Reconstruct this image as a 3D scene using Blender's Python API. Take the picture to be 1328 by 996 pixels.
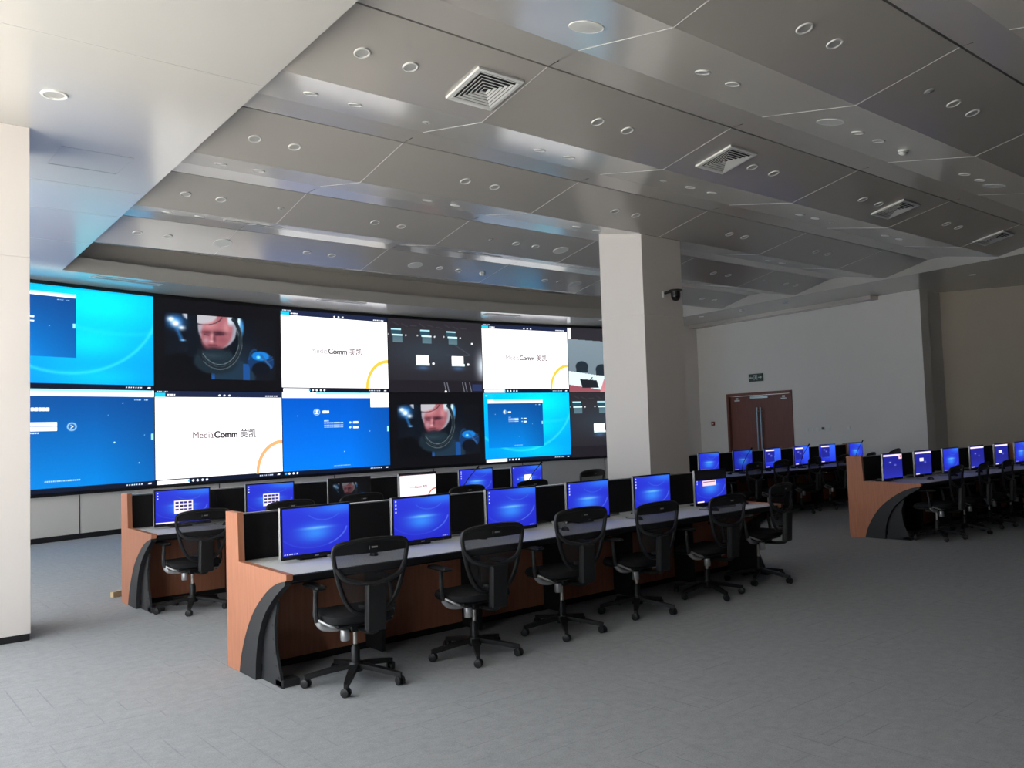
import bpy, bmesh, math, random
import numpy as np
from mathutils import Vector, Matrix

random.seed(7)
for o in list(bpy.data.objects):
    bpy.data.objects.remove(o, do_unlink=True)
scene = bpy.context.scene
COL = scene.collection
PI = math.pi

# ------------------------------------------------------------------ camera
FPX, W, H = 1091.6, 1328.0, 996.0
def cam_axes(vx, vy, slope):
    dx = Vector((vx - W/2, vy - H/2, FPX)).normalized()
    n = dx.cross(Vector((1, slope, 0))).normalized()
    if n.y > 0:
        n = -n
    return dx, n.cross(dx), n
_ax, _ay, _az = cam_axes(1987.7, 513.1, -0.03236)
cam_data = bpy.data.cameras.new('camera')
cam = bpy.data.objects.new('camera', cam_data)
COL.objects.link(cam)
cam_data.sensor_fit = 'HORIZONTAL'
cam_data.sensor_width = 36.0
cam_data.lens = FPX / W * 36.0
cam_data.clip_start, cam_data.clip_end = 0.05, 300
_m = Matrix(((_ax.x, -_ax.y, -_ax.z, 0), (_ay.x, -_ay.y, -_ay.z, 0), (_az.x, -_az.y, -_az.z, 1.65), (0, 0, 0, 1)))
cam.matrix_world = _m
scene.camera = cam

# ------------------------------------------------------------------ light
world = bpy.data.worlds.new('overcast_sky')
scene.world = world
world.use_nodes = True
_bg = world.node_tree.nodes['Background']
_bg.inputs[0].default_value = (0.90, 0.96, 1.0, 1)
_bg.inputs[1].default_value = 4.3
try:
    scene.cycles.use_denoising = True
    scene.cycles.max_bounces = 10
    scene.cycles.diffuse_bounces = 6
    scene.cycles.transparent_max_bounces = 12
    scene.cycles.sample_clamp_indirect = 6.0
except Exception:
    pass
scene.view_settings.view_transform = 'Standard'
scene.view_settings.look = 'None'
scene.view_settings.gamma = 1.0
scene.view_settings.use_curve_mapping = False
scene.view_settings.exposure = 0.12

XW = -1.3                      # plane of the glazed wall
WIN = [(2.2 + 2.4*i, 2.2 + 2.4*i + 2.2) for i in range(5)]
WZ0, WZ1 = 0.12, 4.15
sun_d = bpy.data.lights.new('sun', 'SUN'); sun_d.energy = 26.0; sun_d.angle = math.radians(0.6); sun_d.color = (1.0, 0.95, 0.86)
sun = bpy.data.objects.new('sun', sun_d); COL.objects.link(sun)
sun.rotation_euler = (0, math.radians(-17), math.radians(20))   # high sun on the window side
for (y0, y1) in WIN:           # portals that guide sampling of the sky through the window openings
    ld = bpy.data.lights.new('window_portal', 'AREA')
    ld.shape = 'RECTANGLE'
    ld.size, ld.size_y = (y1 - y0), (WZ1 - WZ0)
    ld.cycles.is_portal = True
    lo = bpy.data.objects.new('window_portal', ld)
    COL.objects.link(lo)
    lo.matrix_world = Matrix.Translation((XW, (y0+y1)/2, (WZ0+WZ1)/2)) @ Matrix(((0, 0, -1, 0), (1, 0, 0, 0), (0, -1, 0, 0), (0, 0, 0, 1)))

# ------------------------------------------------------------------ materials
def lin(c):
    return tuple(((v/255)/12.92 if v/255 <= 0.04045 else (((v/255)+0.055)/1.055)**2.4) for v in c)
MATS = {}
def mat(name, rgb, rough=0.6, metal=0.0, spec=0.5, var=0.0, vscale=6.0, bump=0.0, bscale=200.0, coat=0.0):
    if name in MATS:
        return MATS[name]
    m = bpy.data.materials.new(name)
    m.use_nodes = True
    nt = m.node_tree
    b = nt.nodes['Principled BSDF']
    b.inputs['Roughness'].default_value = rough
    b.inputs['Metallic'].default_value = metal
    b.inputs['Specular IOR Level'].default_value = spec
    b.inputs['Coat Weight'].default_value = coat
    tc = nt.nodes.new('ShaderNodeTexCoord')
    nz = nt.nodes.new('ShaderNodeTexNoise')
    nz.inputs['Scale'].default_value = vscale
    nz.inputs['Detail'].default_value = 4
    nt.links.new(tc.outputs['Object'], nz.inputs['Vector'])
    mx = nt.nodes.new('ShaderNodeMixRGB')
    lo = tuple(max(0, c*(1-var)) for c in rgb); hi = tuple(min(1, c*(1+var)) for c in rgb)
    mx.inputs[1].default_value = (*lo, 1); mx.inputs[2].default_value = (*hi, 1)
    nt.links.new(nz.outputs['Fac'], mx.inputs[0])
    nt.links.new(mx.outputs[0], b.inputs['Base Color'])
    if bump:
        n2 = nt.nodes.new('ShaderNodeTexNoise'); n2.inputs['Scale'].default_value = bscale
        nt.links.new(tc.outputs['Object'], n2.inputs['Vector'])
        bp = nt.nodes.new('ShaderNodeBump'); bp.inputs['Strength'].default_value = bump; bp.inputs['Distance'].default_value = 0.01
        nt.links.new(n2.outputs['Fac'], bp.inputs['Height'])
        nt.links.new(bp.outputs['Normal'], b.inputs['Normal'])
    MATS[name] = m
    return m

M_CEIL = mat('ceiling_metal', (0.45, 0.425, 0.39), rough=0.18, spec=0.75, var=0.02, vscale=1.5)
M_SOFF = mat('soffit_paint', (0.50, 0.485, 0.455), rough=0.16, spec=0.6, var=0.02, vscale=1.0)
M_JOINT = mat('joint_strip', (0.66, 0.65, 0.63), rough=0.5)
M_SJOINT = mat('soffit_joint', (0.48, 0.47, 0.455), rough=0.5)
M_GAP = mat('shadow_gap', (0.03, 0.03, 0.03), rough=0.9)
M_WALL = mat('wall_paint', (0.72, 0.70, 0.67), rough=0.7, spec=0.3, var=0.025, vscale=2.5, bump=0.03, bscale=90)
M_WALLW = mat('wall_paint_warm', (0.56, 0.50, 0.42), rough=0.75, spec=0.25, var=0.03, vscale=2.0, bump=0.05, bscale=120)
M_COLM = mat('column_panel', (0.77, 0.72, 0.69), rough=0.42, spec=0.45, var=0.015, vscale=2)
M_CHAIRG = mat('chair_dark_grey', (0.022, 0.022, 0.024), rough=0.5, spec=0.35)
M_BLACK = mat('black_plastic', (0.011, 0.011, 0.012), rough=0.45, spec=0.4)
M_BLACK2 = mat('black_fabric', (0.016, 0.016, 0.018), rough=0.85, spec=0.2, var=0.2, vscale=60)
M_CHAR = mat('charcoal_metal', (0.022, 0.023, 0.026), rough=0.5, spec=0.4)
M_DIV = mat('divider_black', (0.012, 0.012, 0.014), rough=0.6, spec=0.3)
M_ALU = mat('aluminium', (0.62, 0.62, 0.63), rough=0.35, metal=0.9)
M_SILV = mat('silver_plastic', (0.45, 0.45, 0.46), rough=0.35, metal=0.6)
M_TOP = mat('worktop_laminate', (0.68, 0.70, 0.73), rough=0.6, spec=0.25, var=0.02, vscale=20)
M_WHITE = mat('white_plastic', (0.75, 0.75, 0.73), rough=0.5)
M_GREY = mat('grey_plastic', (0.30, 0.31, 0.32), rough=0.5)
M_LENS = mat('lamp_reflector', (0.40, 0.395, 0.38), rough=0.5)
M_DARKIN = mat('dark_inside', (0.03, 0.03, 0.03), rough=0.8)
M_RED = mat('red_plastic', (0.25, 0.03, 0.03), rough=0.5)
M_BASE = mat('baseboard_black', (0.012, 0.012, 0.014), rough=0.4)
M_STEEL = mat('brushed_steel', (0.55, 0.53, 0.50), rough=0.3, metal=0.9)
M_GLASSB = mat('smoked_dome', (0.008, 0.007, 0.007), rough=0.12, spec=0.6)
M_PINE = mat('raw_timber', (0.62, 0.47, 0.28), rough=0.8, var=0.15, vscale=12)
M_PAVE = mat('outside_paving', (0.55, 0.54, 0.52), rough=0.9, var=0.08, vscale=1)

def wood(name, a, b_, rough=0.42, axis='Z'):
    m = bpy.data.materials.new(name); m.use_nodes = True; nt = m.node_tree
    b = nt.nodes['Principled BSDF']; b.inputs['Roughness'].default_value = rough; b.inputs['Specular IOR Level'].default_value = 0.35
    tc = nt.nodes.new('ShaderNodeTexCoord'); mp = nt.nodes.new('ShaderNodeMapping')
    mp.inputs['Scale'].default_value = (14, 14, 1.1) if axis == 'Z' else (1.1, 14, 14)
    nz = nt.nodes.new('ShaderNodeTexNoise'); nz.inputs['Scale'].default_value = 3.0; nz.inputs['Detail'].default_value = 6; nz.inputs['Roughness'].default_value = 0.65
    cr = nt.nodes.new('ShaderNodeValToRGB')
    cr.color_ramp.elements[0].position = 0.3; cr.color_ramp.elements[0].color = (*a, 1)
    cr.color_ramp.elements[1].position = 0.72; cr.color_ramp.elements[1].color = (*b_, 1)
    nt.links.new(tc.outputs['Object'], mp.inputs['Vector']); nt.links.new(mp.outputs[0], nz.inputs['Vector'])
    nt.links.new(nz.outputs['Fac'], cr.inputs[0]); nt.links.new(cr.outputs[0], b.inputs['Base Color'])
    return m
M_WOOD = wood('cherry_veneer', (0.40, 0.155, 0.085), (0.50, 0.21, 0.12))
M_DOOR = wood('door_veneer', (0.155, 0.058, 0.042), (0.20, 0.08, 0.058))

def carpet():
    m = bpy.data.materials.new('grey_carpet_planks'); m.use_nodes = True; nt = m.node_tree; L = nt.links.new
    b = nt.nodes['Principled BSDF']; b.inputs['Roughness'].default_value = 0.95; b.inputs['Specular IOR Level'].default_value = 0.1
    tc = nt.nodes.new('ShaderNodeTexCoord')
    def bricks(rot, scale):
        mp = nt.nodes.new('ShaderNodeMapping'); mp.inputs['Rotation'].default_value = (0, 0, rot)
        br = nt.nodes.new('ShaderNodeTexBrick')
        br.inputs['Scale'].default_value = scale; br.inputs['Mortar Size'].default_value = 0.0045; br.inputs['Brick Width'].default_value = 1.0
        br.inputs['Row Height'].default_value = 0.165; br.offset = 0.37; br.inputs['Bias'].default_value = 0.0
        br.inputs['Color1'].default_value = (0.985, 0.985, 0.985, 1); br.inputs['Color2'].default_value = (1, 1, 1, 1); br.inputs['Mortar'].default_value = (0.82, 0.82, 0.84, 1)
        L(tc.outputs['Object'], mp.inputs['Vector']); L(mp.outputs[0], br.inputs['Vector'])
        return br
    b1 = bricks(0, 1.0); b2 = bricks(PI/2, 1.0)
    ck = nt.nodes.new('ShaderNodeTexNoise'); ck.inputs['Scale'].default_value = 0.9; ck.inputs['Detail'].default_value = 1
    L(tc.outputs['Object'], ck.inputs['Vector'])
    st = nt.nodes.new('ShaderNodeMath'); st.operation = 'GREATER_THAN'; st.inputs[1].default_value = 0.5; L(ck.outputs['Fac'], st.inputs[0])
    mx = nt.nodes.new('ShaderNodeMixRGB'); L(st.outputs[0], mx.inputs[0]); L(b1.outputs['Color'], mx.inputs[1]); L(b2.outputs['Color'], mx.inputs[2])
    # the seams fade in and out as the pile closes over them
    fd = nt.nodes.new('ShaderNodeTexNoise'); fd.inputs['Scale'].default_value = 2.3; fd.inputs['Detail'].default_value = 3; L(tc.outputs['Object'], fd.inputs['Vector'])
    fr = nt.nodes.new('ShaderNodeMapRange'); fr.inputs[1].default_value = 0.42; fr.inputs[2].default_value = 0.62; L(fd.outputs['Fac'], fr.inputs[0])
    wl = nt.nodes.new('ShaderNodeMixRGB'); wl.inputs[1].default_value = (0.97, 0.97, 0.97, 1); L(fr.outputs[0], wl.inputs[0]); L(mx.outputs[0], wl.inputs[2])
    nz = nt.nodes.new('ShaderNodeTexNoise'); nz.inputs['Scale'].default_value = 130; nz.inputs['Detail'].default_value = 5; L(tc.outputs['Object'], nz.inputs['Vector'])
    cr = nt.nodes.new('ShaderNodeValToRGB')
    cr.color_ramp.elements[0].position = 0.25; cr.color_ramp.elements[0].color = (0.322, 0.336, 0.356, 1)
    cr.color_ramp.elements[1].position = 0.75; cr.color_ramp.elements[1].color = (0.448, 0.466, 0.492, 1)
    L(nz.outputs['Fac'], cr.inputs[0])
    mu = nt.nodes.new('ShaderNodeMixRGB'); mu.blend_type = 'MULTIPLY'; mu.inputs[0].default_value = 1; L(cr.outputs[0], mu.inputs[1]); L(wl.outputs[0], mu.inputs[2])
    mo = nt.nodes.new('ShaderNodeTexNoise'); mo.inputs['Scale'].default_value = 14; mo.inputs['Detail'].default_value = 6; mo.inputs['Roughness'].default_value = 0.75; L(tc.outputs['Object'], mo.inputs['Vector'])
    mr = nt.nodes.new('ShaderNodeMapRange'); mr.inputs[1].default_value = 0.3; mr.inputs[2].default_value = 0.7; mr.inputs[3].default_value = 0.88; mr.inputs[4].default_value = 1.10; L(mo.outputs['Fac'], mr.inputs[0])
    m2 = nt.nodes.new('ShaderNodeMixRGB'); m2.blend_type = 'MULTIPLY'; m2.inputs[0].default_value = 1; L(mu.outputs[0], m2.inputs[1]); L(mr.outputs[0], m2.inputs[2])
    L(m2.outputs[0], b.inputs['Base Color'])
    bp = nt.nodes.new('ShaderNodeBump'); bp.inputs['Strength'].default_value = 0.18; bp.inputs['Distance'].default_value = 0.006; L(nz.outputs['Fac'], bp.inputs['Height']); L(bp.outputs[0], b.inputs['Normal'])
    return m
M_CARPET = carpet()

def mesh_fabric():
    m = bpy.data.materials.new('chair_mesh_fabric'); m.use_nodes = True; nt = m.node_tree
    out = nt.nodes['Material Output']; b = nt.nodes['Principled BSDF']
    b.inputs['Base Color'].default_value = (0.02, 0.02, 0.022, 1); b.inputs['Roughness'].default_value = 0.7
    tr = nt.nodes.new('ShaderNodeBsdfTransparent'); mx = nt.nodes.new('ShaderNodeMixShader')
    tc = nt.nodes.new('ShaderNodeTexCoord'); wv = nt.nodes.new('ShaderNodeTexNoise'); wv.inputs['Scale'].default_value = 160
    mr = nt.nodes.new('ShaderNodeMapRange'); mr.inputs[3].default_value = 0.62; mr.inputs[4].default_value = 0.78
    nt.links.new(tc.outputs['Object'], wv.inputs['Vector']); nt.links.new(wv.outputs['Fac'], mr.inputs[0])
    nt.links.new(mr.outputs[0], mx.inputs[0]); nt.links.new(tr.outputs[0], mx.inputs[1]); nt.links.new(b.outputs[0], mx.inputs[2])
    nt.links.new(mx.outputs[0], out.inputs['Surface'])
    return m
M_MESH = mesh_fabric()

def screen_mat(name, strength):
    m = bpy.data.materials.new(name); m.use_nodes = True; nt = m.node_tree
    b = nt.nodes['Principled BSDF']; b.inputs['Base Color'].default_value = (0.01, 0.01, 0.012, 1); b.inputs['Roughness'].default_value = 0.45; b.inputs['Specular IOR Level'].default_value = 0.2
    at = nt.nodes.new('ShaderNodeAttribute'); at.attribute_name = 'Col'
    nt.links.new(at.outputs['Color'], b.inputs['Emission Color']); b.inputs['Emission Strength'].default_value = strength
    return m
M_SCRV = screen_mat('video_wall_pixels', 1.15)
M_SCRM = screen_mat('monitor_pixels', 1.0)
def flat_emit(name, rgb, s=1.0):
    m = bpy.data.materials.new(name); m.use_nodes = True
    b = m.node_tree.nodes['Principled BSDF']; b.inputs['Base Color'].default_value = (0.01, 0.01, 0.01, 1); b.inputs['Roughness'].default_value = 0.5
    b.inputs['Emission Color'].default_value = (*rgb, 1); b.inputs['Emission Strength'].default_value = s
    return m
M_TXT_L = flat_emit('logo_light_grey', lin((132, 112, 116)))
M_TXT_D = flat_emit('logo_dark_grey', lin((72, 68, 74)))
M_TXT_M = flat_emit('logo_mid_grey', lin((110, 106, 112)))
M_TXT_P = flat_emit('logo_pale_grey', lin((190, 184, 188)))
M_TXT_W = flat_emit('interface_white', lin((225, 240, 255)))

# ------------------------------------------------------------------ mesh helpers
class MB:
    def __init__(self):
        self.bm = bmesh.new()
    def box(self, c, s, rot=None, bevel=0.0, seg=1):
        r = bmesh.ops.create_cube(self.bm, size=1.0)
        vs = r['verts']
        bmesh.ops.scale(self.bm, vec=Vector(s), verts=vs)
        if bevel > 0:
            es = {e for v in vs for e in v.link_edges}
            rb = bmesh.ops.bevel(self.bm, geom=list(es), offset=bevel, segments=seg, affect='EDGES', profile=0.5)
            vs = [v for v in rb['verts']]
            seen = set(vs); st = list(vs)
            while st:
                v = st.pop()
                for e in v.link_edges:
                    w = e.other_vert(v)
                    if w not in seen: seen.add(w); st.append(w)
            vs = list(seen)
        if rot is not None:
            bmesh.ops.rotate(self.bm, cent=(0, 0, 0), matrix=rot, verts=vs)
        bmesh.ops.translate(self.bm, vec=Vector(c), verts=vs)
        return self
    def bx(self, x0, x1, y0, y1, z0, z1, bevel=0.0):
        return self.box(((x0+x1)/2, (y0+y1)/2, (z0+z1)/2), (abs(x1-x0), abs(y1-y0), abs(z1-z0)), bevel=bevel)
    def poly(self, pts):
        self.bm.faces.new([self.bm.verts.new(p) for p in pts]); return self
    def prism(self, pts, d):
        """closed prism: polygon pts (3D list) swept by vector d"""
        d = Vector(d)
        a = [self.bm.verts.new(p) for p in pts]; b = [self.bm.verts.new(Vector(p)+d) for p in pts]
        n = len(pts)
        self.bm.faces.new(a); self.bm.faces.new(list(reversed(b)))
        for i in range(n):
            self.bm.faces.new((a[i], b[i], b[(i+1) % n], a[(i+1) % n]))
        return self
    def ribbon(self, A, B, d):
        """solid between two equally long point rows A and B, thickened by vector d"""
        d = Vector(d); n = len(A)
        a = [self.bm.verts.new(p) for p in A]; b = [self.bm.verts.new(p) for p in B]
        a2 = [self.bm.verts.new(Vector(p)+d) for p in A]; b2 = [self.bm.verts.new(Vector(p)+d) for p in B]
        for i in range(n-1):
            self.bm.faces.new((a[i], a[i+1], b[i+1], b[i])); self.bm.faces.new((a2[i], b2[i], b2[i+1], a2[i+1]))
            self.bm.faces.new((a[i], a2[i], a2[i+1], a[i+1])); self.bm.faces.new((b[i], b[i+1], b2[i+1], b2[i]))
        self.bm.faces.new((a[0], b[0], b2[0], a2[0])); self.bm.faces.new((a[-1], a2[-1], b2[-1], b[-1]))
        return self
    def tube(self, pts, r, seg=8, closed=False, flat=1.0, up=(0, 0, 1)):
        pts = [Vector(p) for p in pts]; n = len(pts); up = Vector(up)
        rr = r if isinstance(r, (list, tuple)) else [r]*n
        rings = []
        for i in range(n):
            if closed: t = pts[(i+1) % n] - pts[i-1]
            else: t = pts[min(i+1, n-1)] - pts[max(i-1, 0)]
            t.normalize()
            u = up if abs(t.dot(up)) < 0.95 else Vector((1, 0, 0)) if abs(up.x) < 0.5 else Vector((0, 1, 0))
            s = t.cross(u).normalized(); w = s.cross(t).normalized()
            rings.append([self.bm.verts.new(pts[i] + s*rr[i]*math.cos(2*PI*k/seg) + w*rr[i]*flat*math.sin(2*PI*k/seg)) for k in range(seg)])
        m = n if closed else n-1
        for i in range(m):
            A, B = rings[i], rings[(i+1) % n]
            for k in range(seg):
                self.bm.faces.new((A[k], A[(k+1) % seg], B[(k+1) % seg], B[k]))
        if not closed:
            self.bm.faces.new(list(reversed(rings[0]))); self.bm.faces.new(rings[-1])
        return self
    def lathe(self, prof, seg=20, c=(0, 0, 0), rot=None, cap=True):
        """profile [(r, z)] about the z axis"""
        rings = []; c = Vector(c)
        for (r, z) in prof:
            ring = []
            for k in range(seg):
                p = Vector((r*math.cos(2*PI*k/seg), r*math.sin(2*PI*k/seg), z))
                if rot is not None: p = rot @ p
                ring.append(self.bm.verts.new(p + c))
            rings.append(ring)
        for i in range(len(rings)-1):
            A, B = rings[i], rings[i+1]
            for k in range(seg):
                self.bm.faces.new((A[k], A[(k+1) % seg], B[(k+1) % seg], B[k]))
        if cap:
            self.bm.faces.new(list(reversed(rings[0]))); self.bm.faces.new(rings[-1])
        return self
    def mesh(self, name, material, smooth=False):
        bmesh.ops.recalc_face_normals(self.bm, faces=self.bm.faces)
        me = bpy.data.meshes.new(name); self.bm.to_mesh(me); self.bm.free()
        me.materials.append(material)
        if smooth:
            me.polygons.foreach_set('use_smooth', [True]*len(me.polygons))
            try: me.set_sharp_from_angle(angle=math.radians(40))
            except Exception: pass
        return me
    def build(self, name, material, parent=None, smooth=False, loc=None):
        return link(name, self.mesh(name, material, smooth), parent, loc)

def link(name, me, parent=None, loc=None, rot=None):
    o = bpy.data.objects.new(name, me); COL.objects.link(o)
    if parent is not None: o.parent = parent
    if loc is not None: o.location = loc
    if rot is not None: o.rotation_euler = rot
    return o
def tag(o, label=None, cat=None, group=None, kind=None):
    if label: o['label'] = label
    if cat: o['category'] = cat
    if group: o['group'] = group
    if kind: o['kind'] = kind
    return o
def empty(name, loc=(0, 0, 0), rz=0.0, label=None, cat=None, group=None, kind=None):
    o = bpy.data.objects.new(name, None); COL.objects.link(o)
    o.empty_display_size = 0.1
    o.location = loc; o.rotation_euler = (0, 0, rz)
    return tag(o, label, cat, group, kind)
def copy_tree(o, parent=None):
    c = o.copy(); COL.objects.link(c); c.parent = parent
    for ch in list(o.children):
        copy_tree(ch, c)
    return c
def catmull(P, n=6, closed=False):
    P = [Vector(p) for p in P]; out = []; m = len(P)
    for i in range(m if closed else m-1):
        p0 = P[i-1] if (closed or i > 0) else P[0]; p1 = P[i]; p2 = P[(i+1) % m]; p3 = P[(i+2) % m] if (closed or i+2 < m) else P[-1]
        for k in range(n):
            t = k/n
            out.append(0.5*((2*p1)+(p2-p0)*t+(2*p0-5*p1+4*p2-p3)*t*t+(3*p1-p0-3*p2+p3)*t**3))
    if not closed: out.append(P[-1])
    return out
ORD = ['first', 'second', 'third', 'fourth', 'fifth', 'sixth', 'seventh', 'eighth', 'ninth', 'tenth', 'eleventh', 'twelfth']

# ================================================================== THE ROOM
YB = -7.8                                    # wall behind the camera
# floor
fl = MB().bx(XW, 23, YB, 17.5, -0.12, 0).build('floor', M_CARPET); tag(fl, 'grey carpet of narrow planks with faint seams', kind='structure')
og = MB().bx(-60, XW-0.3, -50, 60, -0.35, -0.15).build('ground_outside', M_PAVE); tag(og, 'pale paving outside the windows', kind='structure')

# curved front wall behind and below the video wall
ACX, ACY, AR = 11.0, -14.6, 31.5
def arc(t, r=AR, z=0.0):
    return Vector((ACX + r*math.sin(t), ACY + r*math.cos(t), z))
ts = [-0.50 + 0.02*i for i in range(38)]      # -0.50 .. 0.24
wf = MB(); wf.ribbon([arc(t, AR+0.06, 0) for t in ts], [arc(t, AR+0.06, 5.0) for t in ts], (0, 0.25, 0)); wf = wf.build('wall_front', M_WALL, smooth=True)
tag(wf, 'curved pale grey wall carrying the video wall', kind='structure')
for k, t in enumerate([-0.41, -0.325, -0.24, -0.155, -0.07, 0.015, 0.10, 0.185]):   # panel joints of the low wall
    MB().box((0, 0, 0), (0.012, 0.012, 0.66), rot=Matrix.Rotation(-t, 3, 'Z')).build('panel_joint', M_GAP, wf, loc=arc(t, AR+0.055, 0.42))
bbf = MB(); bbf.ribbon([arc(t, AR+0.035, 0) for t in ts], [arc(t, AR+0.035, 0.09) for t in ts], (0, 0.05, 0)); tag(bbf.build('baseboard_front', M_BASE), 'black skirting along the curved front wall', kind='structure')

# glazed wall on the window side: sill, head, mullions
wl_ = MB()
wl_.bx(XW-0.3, XW, YB, 15.2, 0, WZ0); wl_.bx(XW-0.3, XW, YB, 15.2, WZ1, 5.0)
edges = [YB] + [v for w in WIN for v in w] + [15.2]
for i in range(0, len(edges), 2):
    wl_.bx(XW-0.3, XW, edges[i], edges[i+1], WZ0, WZ1)
tag(wl_.build('wall_left', M_WALL), 'pale wall with tall window openings beside the room', kind='structure')
for i, (y0, y1) in enumerate(WIN):
    w = empty('window_%d' % (i+1), (XW-0.15, (y0+y1)/2, 0), kind='structure', label='tall window with slim aluminium frame')
    hw = (y1-y0)/2
    for yy in (-hw+0.03, hw-0.03): MB().bx(-0.03, 0.03, yy-0.03, yy+0.03, WZ0, WZ1).build('window_frame', M_ALU, w)
    for zz in (WZ0+0.03, WZ1-0.03): MB().bx(-0.03, 0.03, -hw, hw, zz-0.03, zz+0.03).build('window_frame', M_ALU, w)
# unseen wall behind the camera, its dark tone set to cut bounce light
tag(MB().bx(XW-0.3, 23, YB-0.25, YB, 0, 5.0).build('wall_back', mat('bounce_cut_dark', (0.16, 0.14, 0.12), rough=0.6)), 'plain dark wall behind the viewer', kind='structure')
# door wall and the beige wall beyond it
DA, DB = Vector((19.33, 15.05, 0)), Vector((18.51, 8.36, 0))
dv = (DB-DA).normalized(); dn = Vector((-dv.y, dv.x, 0))
if dn.x < 0: dn = -dn                         # away from the room
DANG = math.atan2(dv.y, dv.x)
def dpt(s, z, off=0.0):
    p = DA + dv*s + dn*off; return Vector((p.x, p.y, z))
DLEN = (DB-DA).length
wr = MB()
for (s0, s1, z0, z1) in ((0, 1.06, 0, 5), (3.19, DLEN, 0, 5), (1.06, 3.19, 2.37, 5)):
    wr.prism([dpt(s0, z0), dpt(s1, z0), dpt(s1, z1), dpt(s0, z1)], dn*0.3)
tag(wr.build('wall_right', M_WALL), 'pale grey wall around the double door', kind='structure')
wb = MB()
wb.prism([(18.51, 8.36, 0), (19.5, 8.36, 0), (19.5, 8.66, 0), (18.55, 8.66, 0)], (0, 0, 5))
wb.build('wall_right_return', M_WALL); tag(bpy.data.objects['wall_right_return'], 'narrow shaded return of the door wall', kind='structure')
wb = MB()
pl = [Vector(p) for p in ((19.45, 8.45, 0), (20.25, 6.75, 0), (21.6, 3.0, 0), (22.8, YB, 0))]
wb.ribbon(pl, [p+Vector((0, 0, 5)) for p in pl], (0.3, 0, 0))
tag(wb.build('wall_right_far', M_WALLW), 'beige wall in shade beyond the door wall', kind='structure')
# end pier between video wall and door wall
tag(MB().bx(17.55, 19.6, 15.05, 17.2, 0, 5).build('wall_end', M_COLM), 'flat pier between the video wall and the door wall', kind='structure')
# roof slab over everything
tag(MB().bx(XW-0.3, 23.3, YB-0.3, 17.8, 5.0, 5.25).build('ceiling_slab', M_CEIL), 'plain slab above the hung ceiling', kind='structure')

# ------------------------------------------------------------------ hung ceiling
ceil = empty('ceiling', (0, 0, 4.4), kind='structure', label='folded grey metal panel ceiling')
PER = 2.22
def fold(k):
    c = 2.77 + PER*k
    return c, c+0.91, c+1.86, c+PER            # crease, low edge, start of the flat, next crease
ZL, ZH = 4.43 - 4.4, 4.62 - 4.4
SEAM = [-0.4, 2.08, 4.62, 7.12, 9.64, 12.16, 14.68, 17.2]
proto_fold = None
for k in range(-5, 5):
    c, l, t, n = fold(k)
    prof = [(c+0.011, ZH+0.03), (c+0.011, ZH), (l, ZL), (t, ZH), (n-0.011, ZH), (n-0.011, ZH+0.03)]
    if k == 4:
        prof = [(c+0.011, ZH+0.03), (c+0.011, ZH), (l, ZL), (l+0.62, ZL+0.12), (l+0.62, ZL+0.2)]
    for i in range(1, len(SEAM)-1):
        x0, x1 = SEAM[i]+0.004, SEAM[i+1]-0.004
        if i == 1: x0 = 2.2
        mb = MB()
        A = [(x0, y, z) for y, z in prof]; B = [(x1, y, z) for y, z in prof]
        va = [mb.bm.verts.new(p) for p in A]; vb = [mb.bm.verts.new(p) for p in B]
        for j in range(len(prof)-1):
            mb.bm.faces.new((va[j], va[j+1], vb[j+1], vb[j]))
        mb.build('ceiling_panel', M_CEIL, ceil)
        if i > 1:                              # light joint strip proud of the panels
            js = MB()
            for j in (1, 2):
                (ya, za), (yb, zb) = prof[j], prof[j+1]
                js.prism([(SEAM[i]-0.004, ya, za-0.003), (SEAM[i]+0.004, ya, za-0.003), (SEAM[i]+0.004, yb, zb-0.003), (SEAM[i]-0.004, yb, zb-0.003)], (0, 0, 0.006))
            js.build('joint_strip', M_JOINT, ceil)
    # recessed shadow gap behind each crease
    MB().bx(2.2, 17.4, c-0.05, c+0.05, ZH+0.03, ZH+0.05).build('shadow_gap', M_GAP, ceil)
# flat soffit on the window side (its edge runs slightly out of square)
def sx(y): return 2.63 + (y-4.6)*0.035
sf = MB()
sf.prism([(XW, YB, 0), (sx(YB), YB, 0), (sx(14.78), 14.78, 0), (sx(16.6), 16.6, 0), (XW, 16.6, 0)], (0, 0, 0.45)); sf.build('soffit_panel', M_SOFF, ceil)
for (x0, y0, x1, y1) in ((XW, 10.9, 2.85, 10.9), (XW, 9.75, 2.8, 9.75), (XW, 12.6, 2.9, 12.6), (XW, 6.2, 2.68, 6.2)):
    MB().bx(x0, x1, y0-0.004, y0+0.004, -0.0015, 0.002).build('soffit_joint', M_SJOINT, ceil)
ap = MB()
for (x0, x1, y0, y1) in ((1.72, 2.36, 9.125, 9.133), (1.72, 2.36, 8.52, 8.524), (1.72, 1.724, 8.52, 9.133), (2.353, 2.36, 8.52, 9.133)):
    ap.bx(x0, x1, y0, y1, -0.002, 0.002)
ap.build('access_hatch_gap', M_GREY, ceil)
# soffit over the video wall, following a gentle curve
def cove(t):
    return Vector((10.3 + 36.3*math.sin(t), 15.5 - 36.3 + 36.3*math.cos(t), 0))
tc_ = [-0.24 + 0.0222*i for i in range(21)]
tw_ = [-0.33 + 0.0288*i for i in range(21)]
fs = MB(); fs.ribbon([cove(t)+Vector((0, 0, 0.004)) for t in tc_], [arc(t, AR+0.1, 0.004) for t in tw_], (0, 0, 0.24)); fs.build('soffit_panel', M_SOFF, ceil)
fs = MB(); fs.ribbon([cove(t)+Vector((0, 0.16, 0.24)) for t in tc_], [arc(t, AR+0.1, 0.24) for t in tw_], (0, 0, 0.4)); fs.build('soffit_fascia', M_CEIL, ceil)
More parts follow.
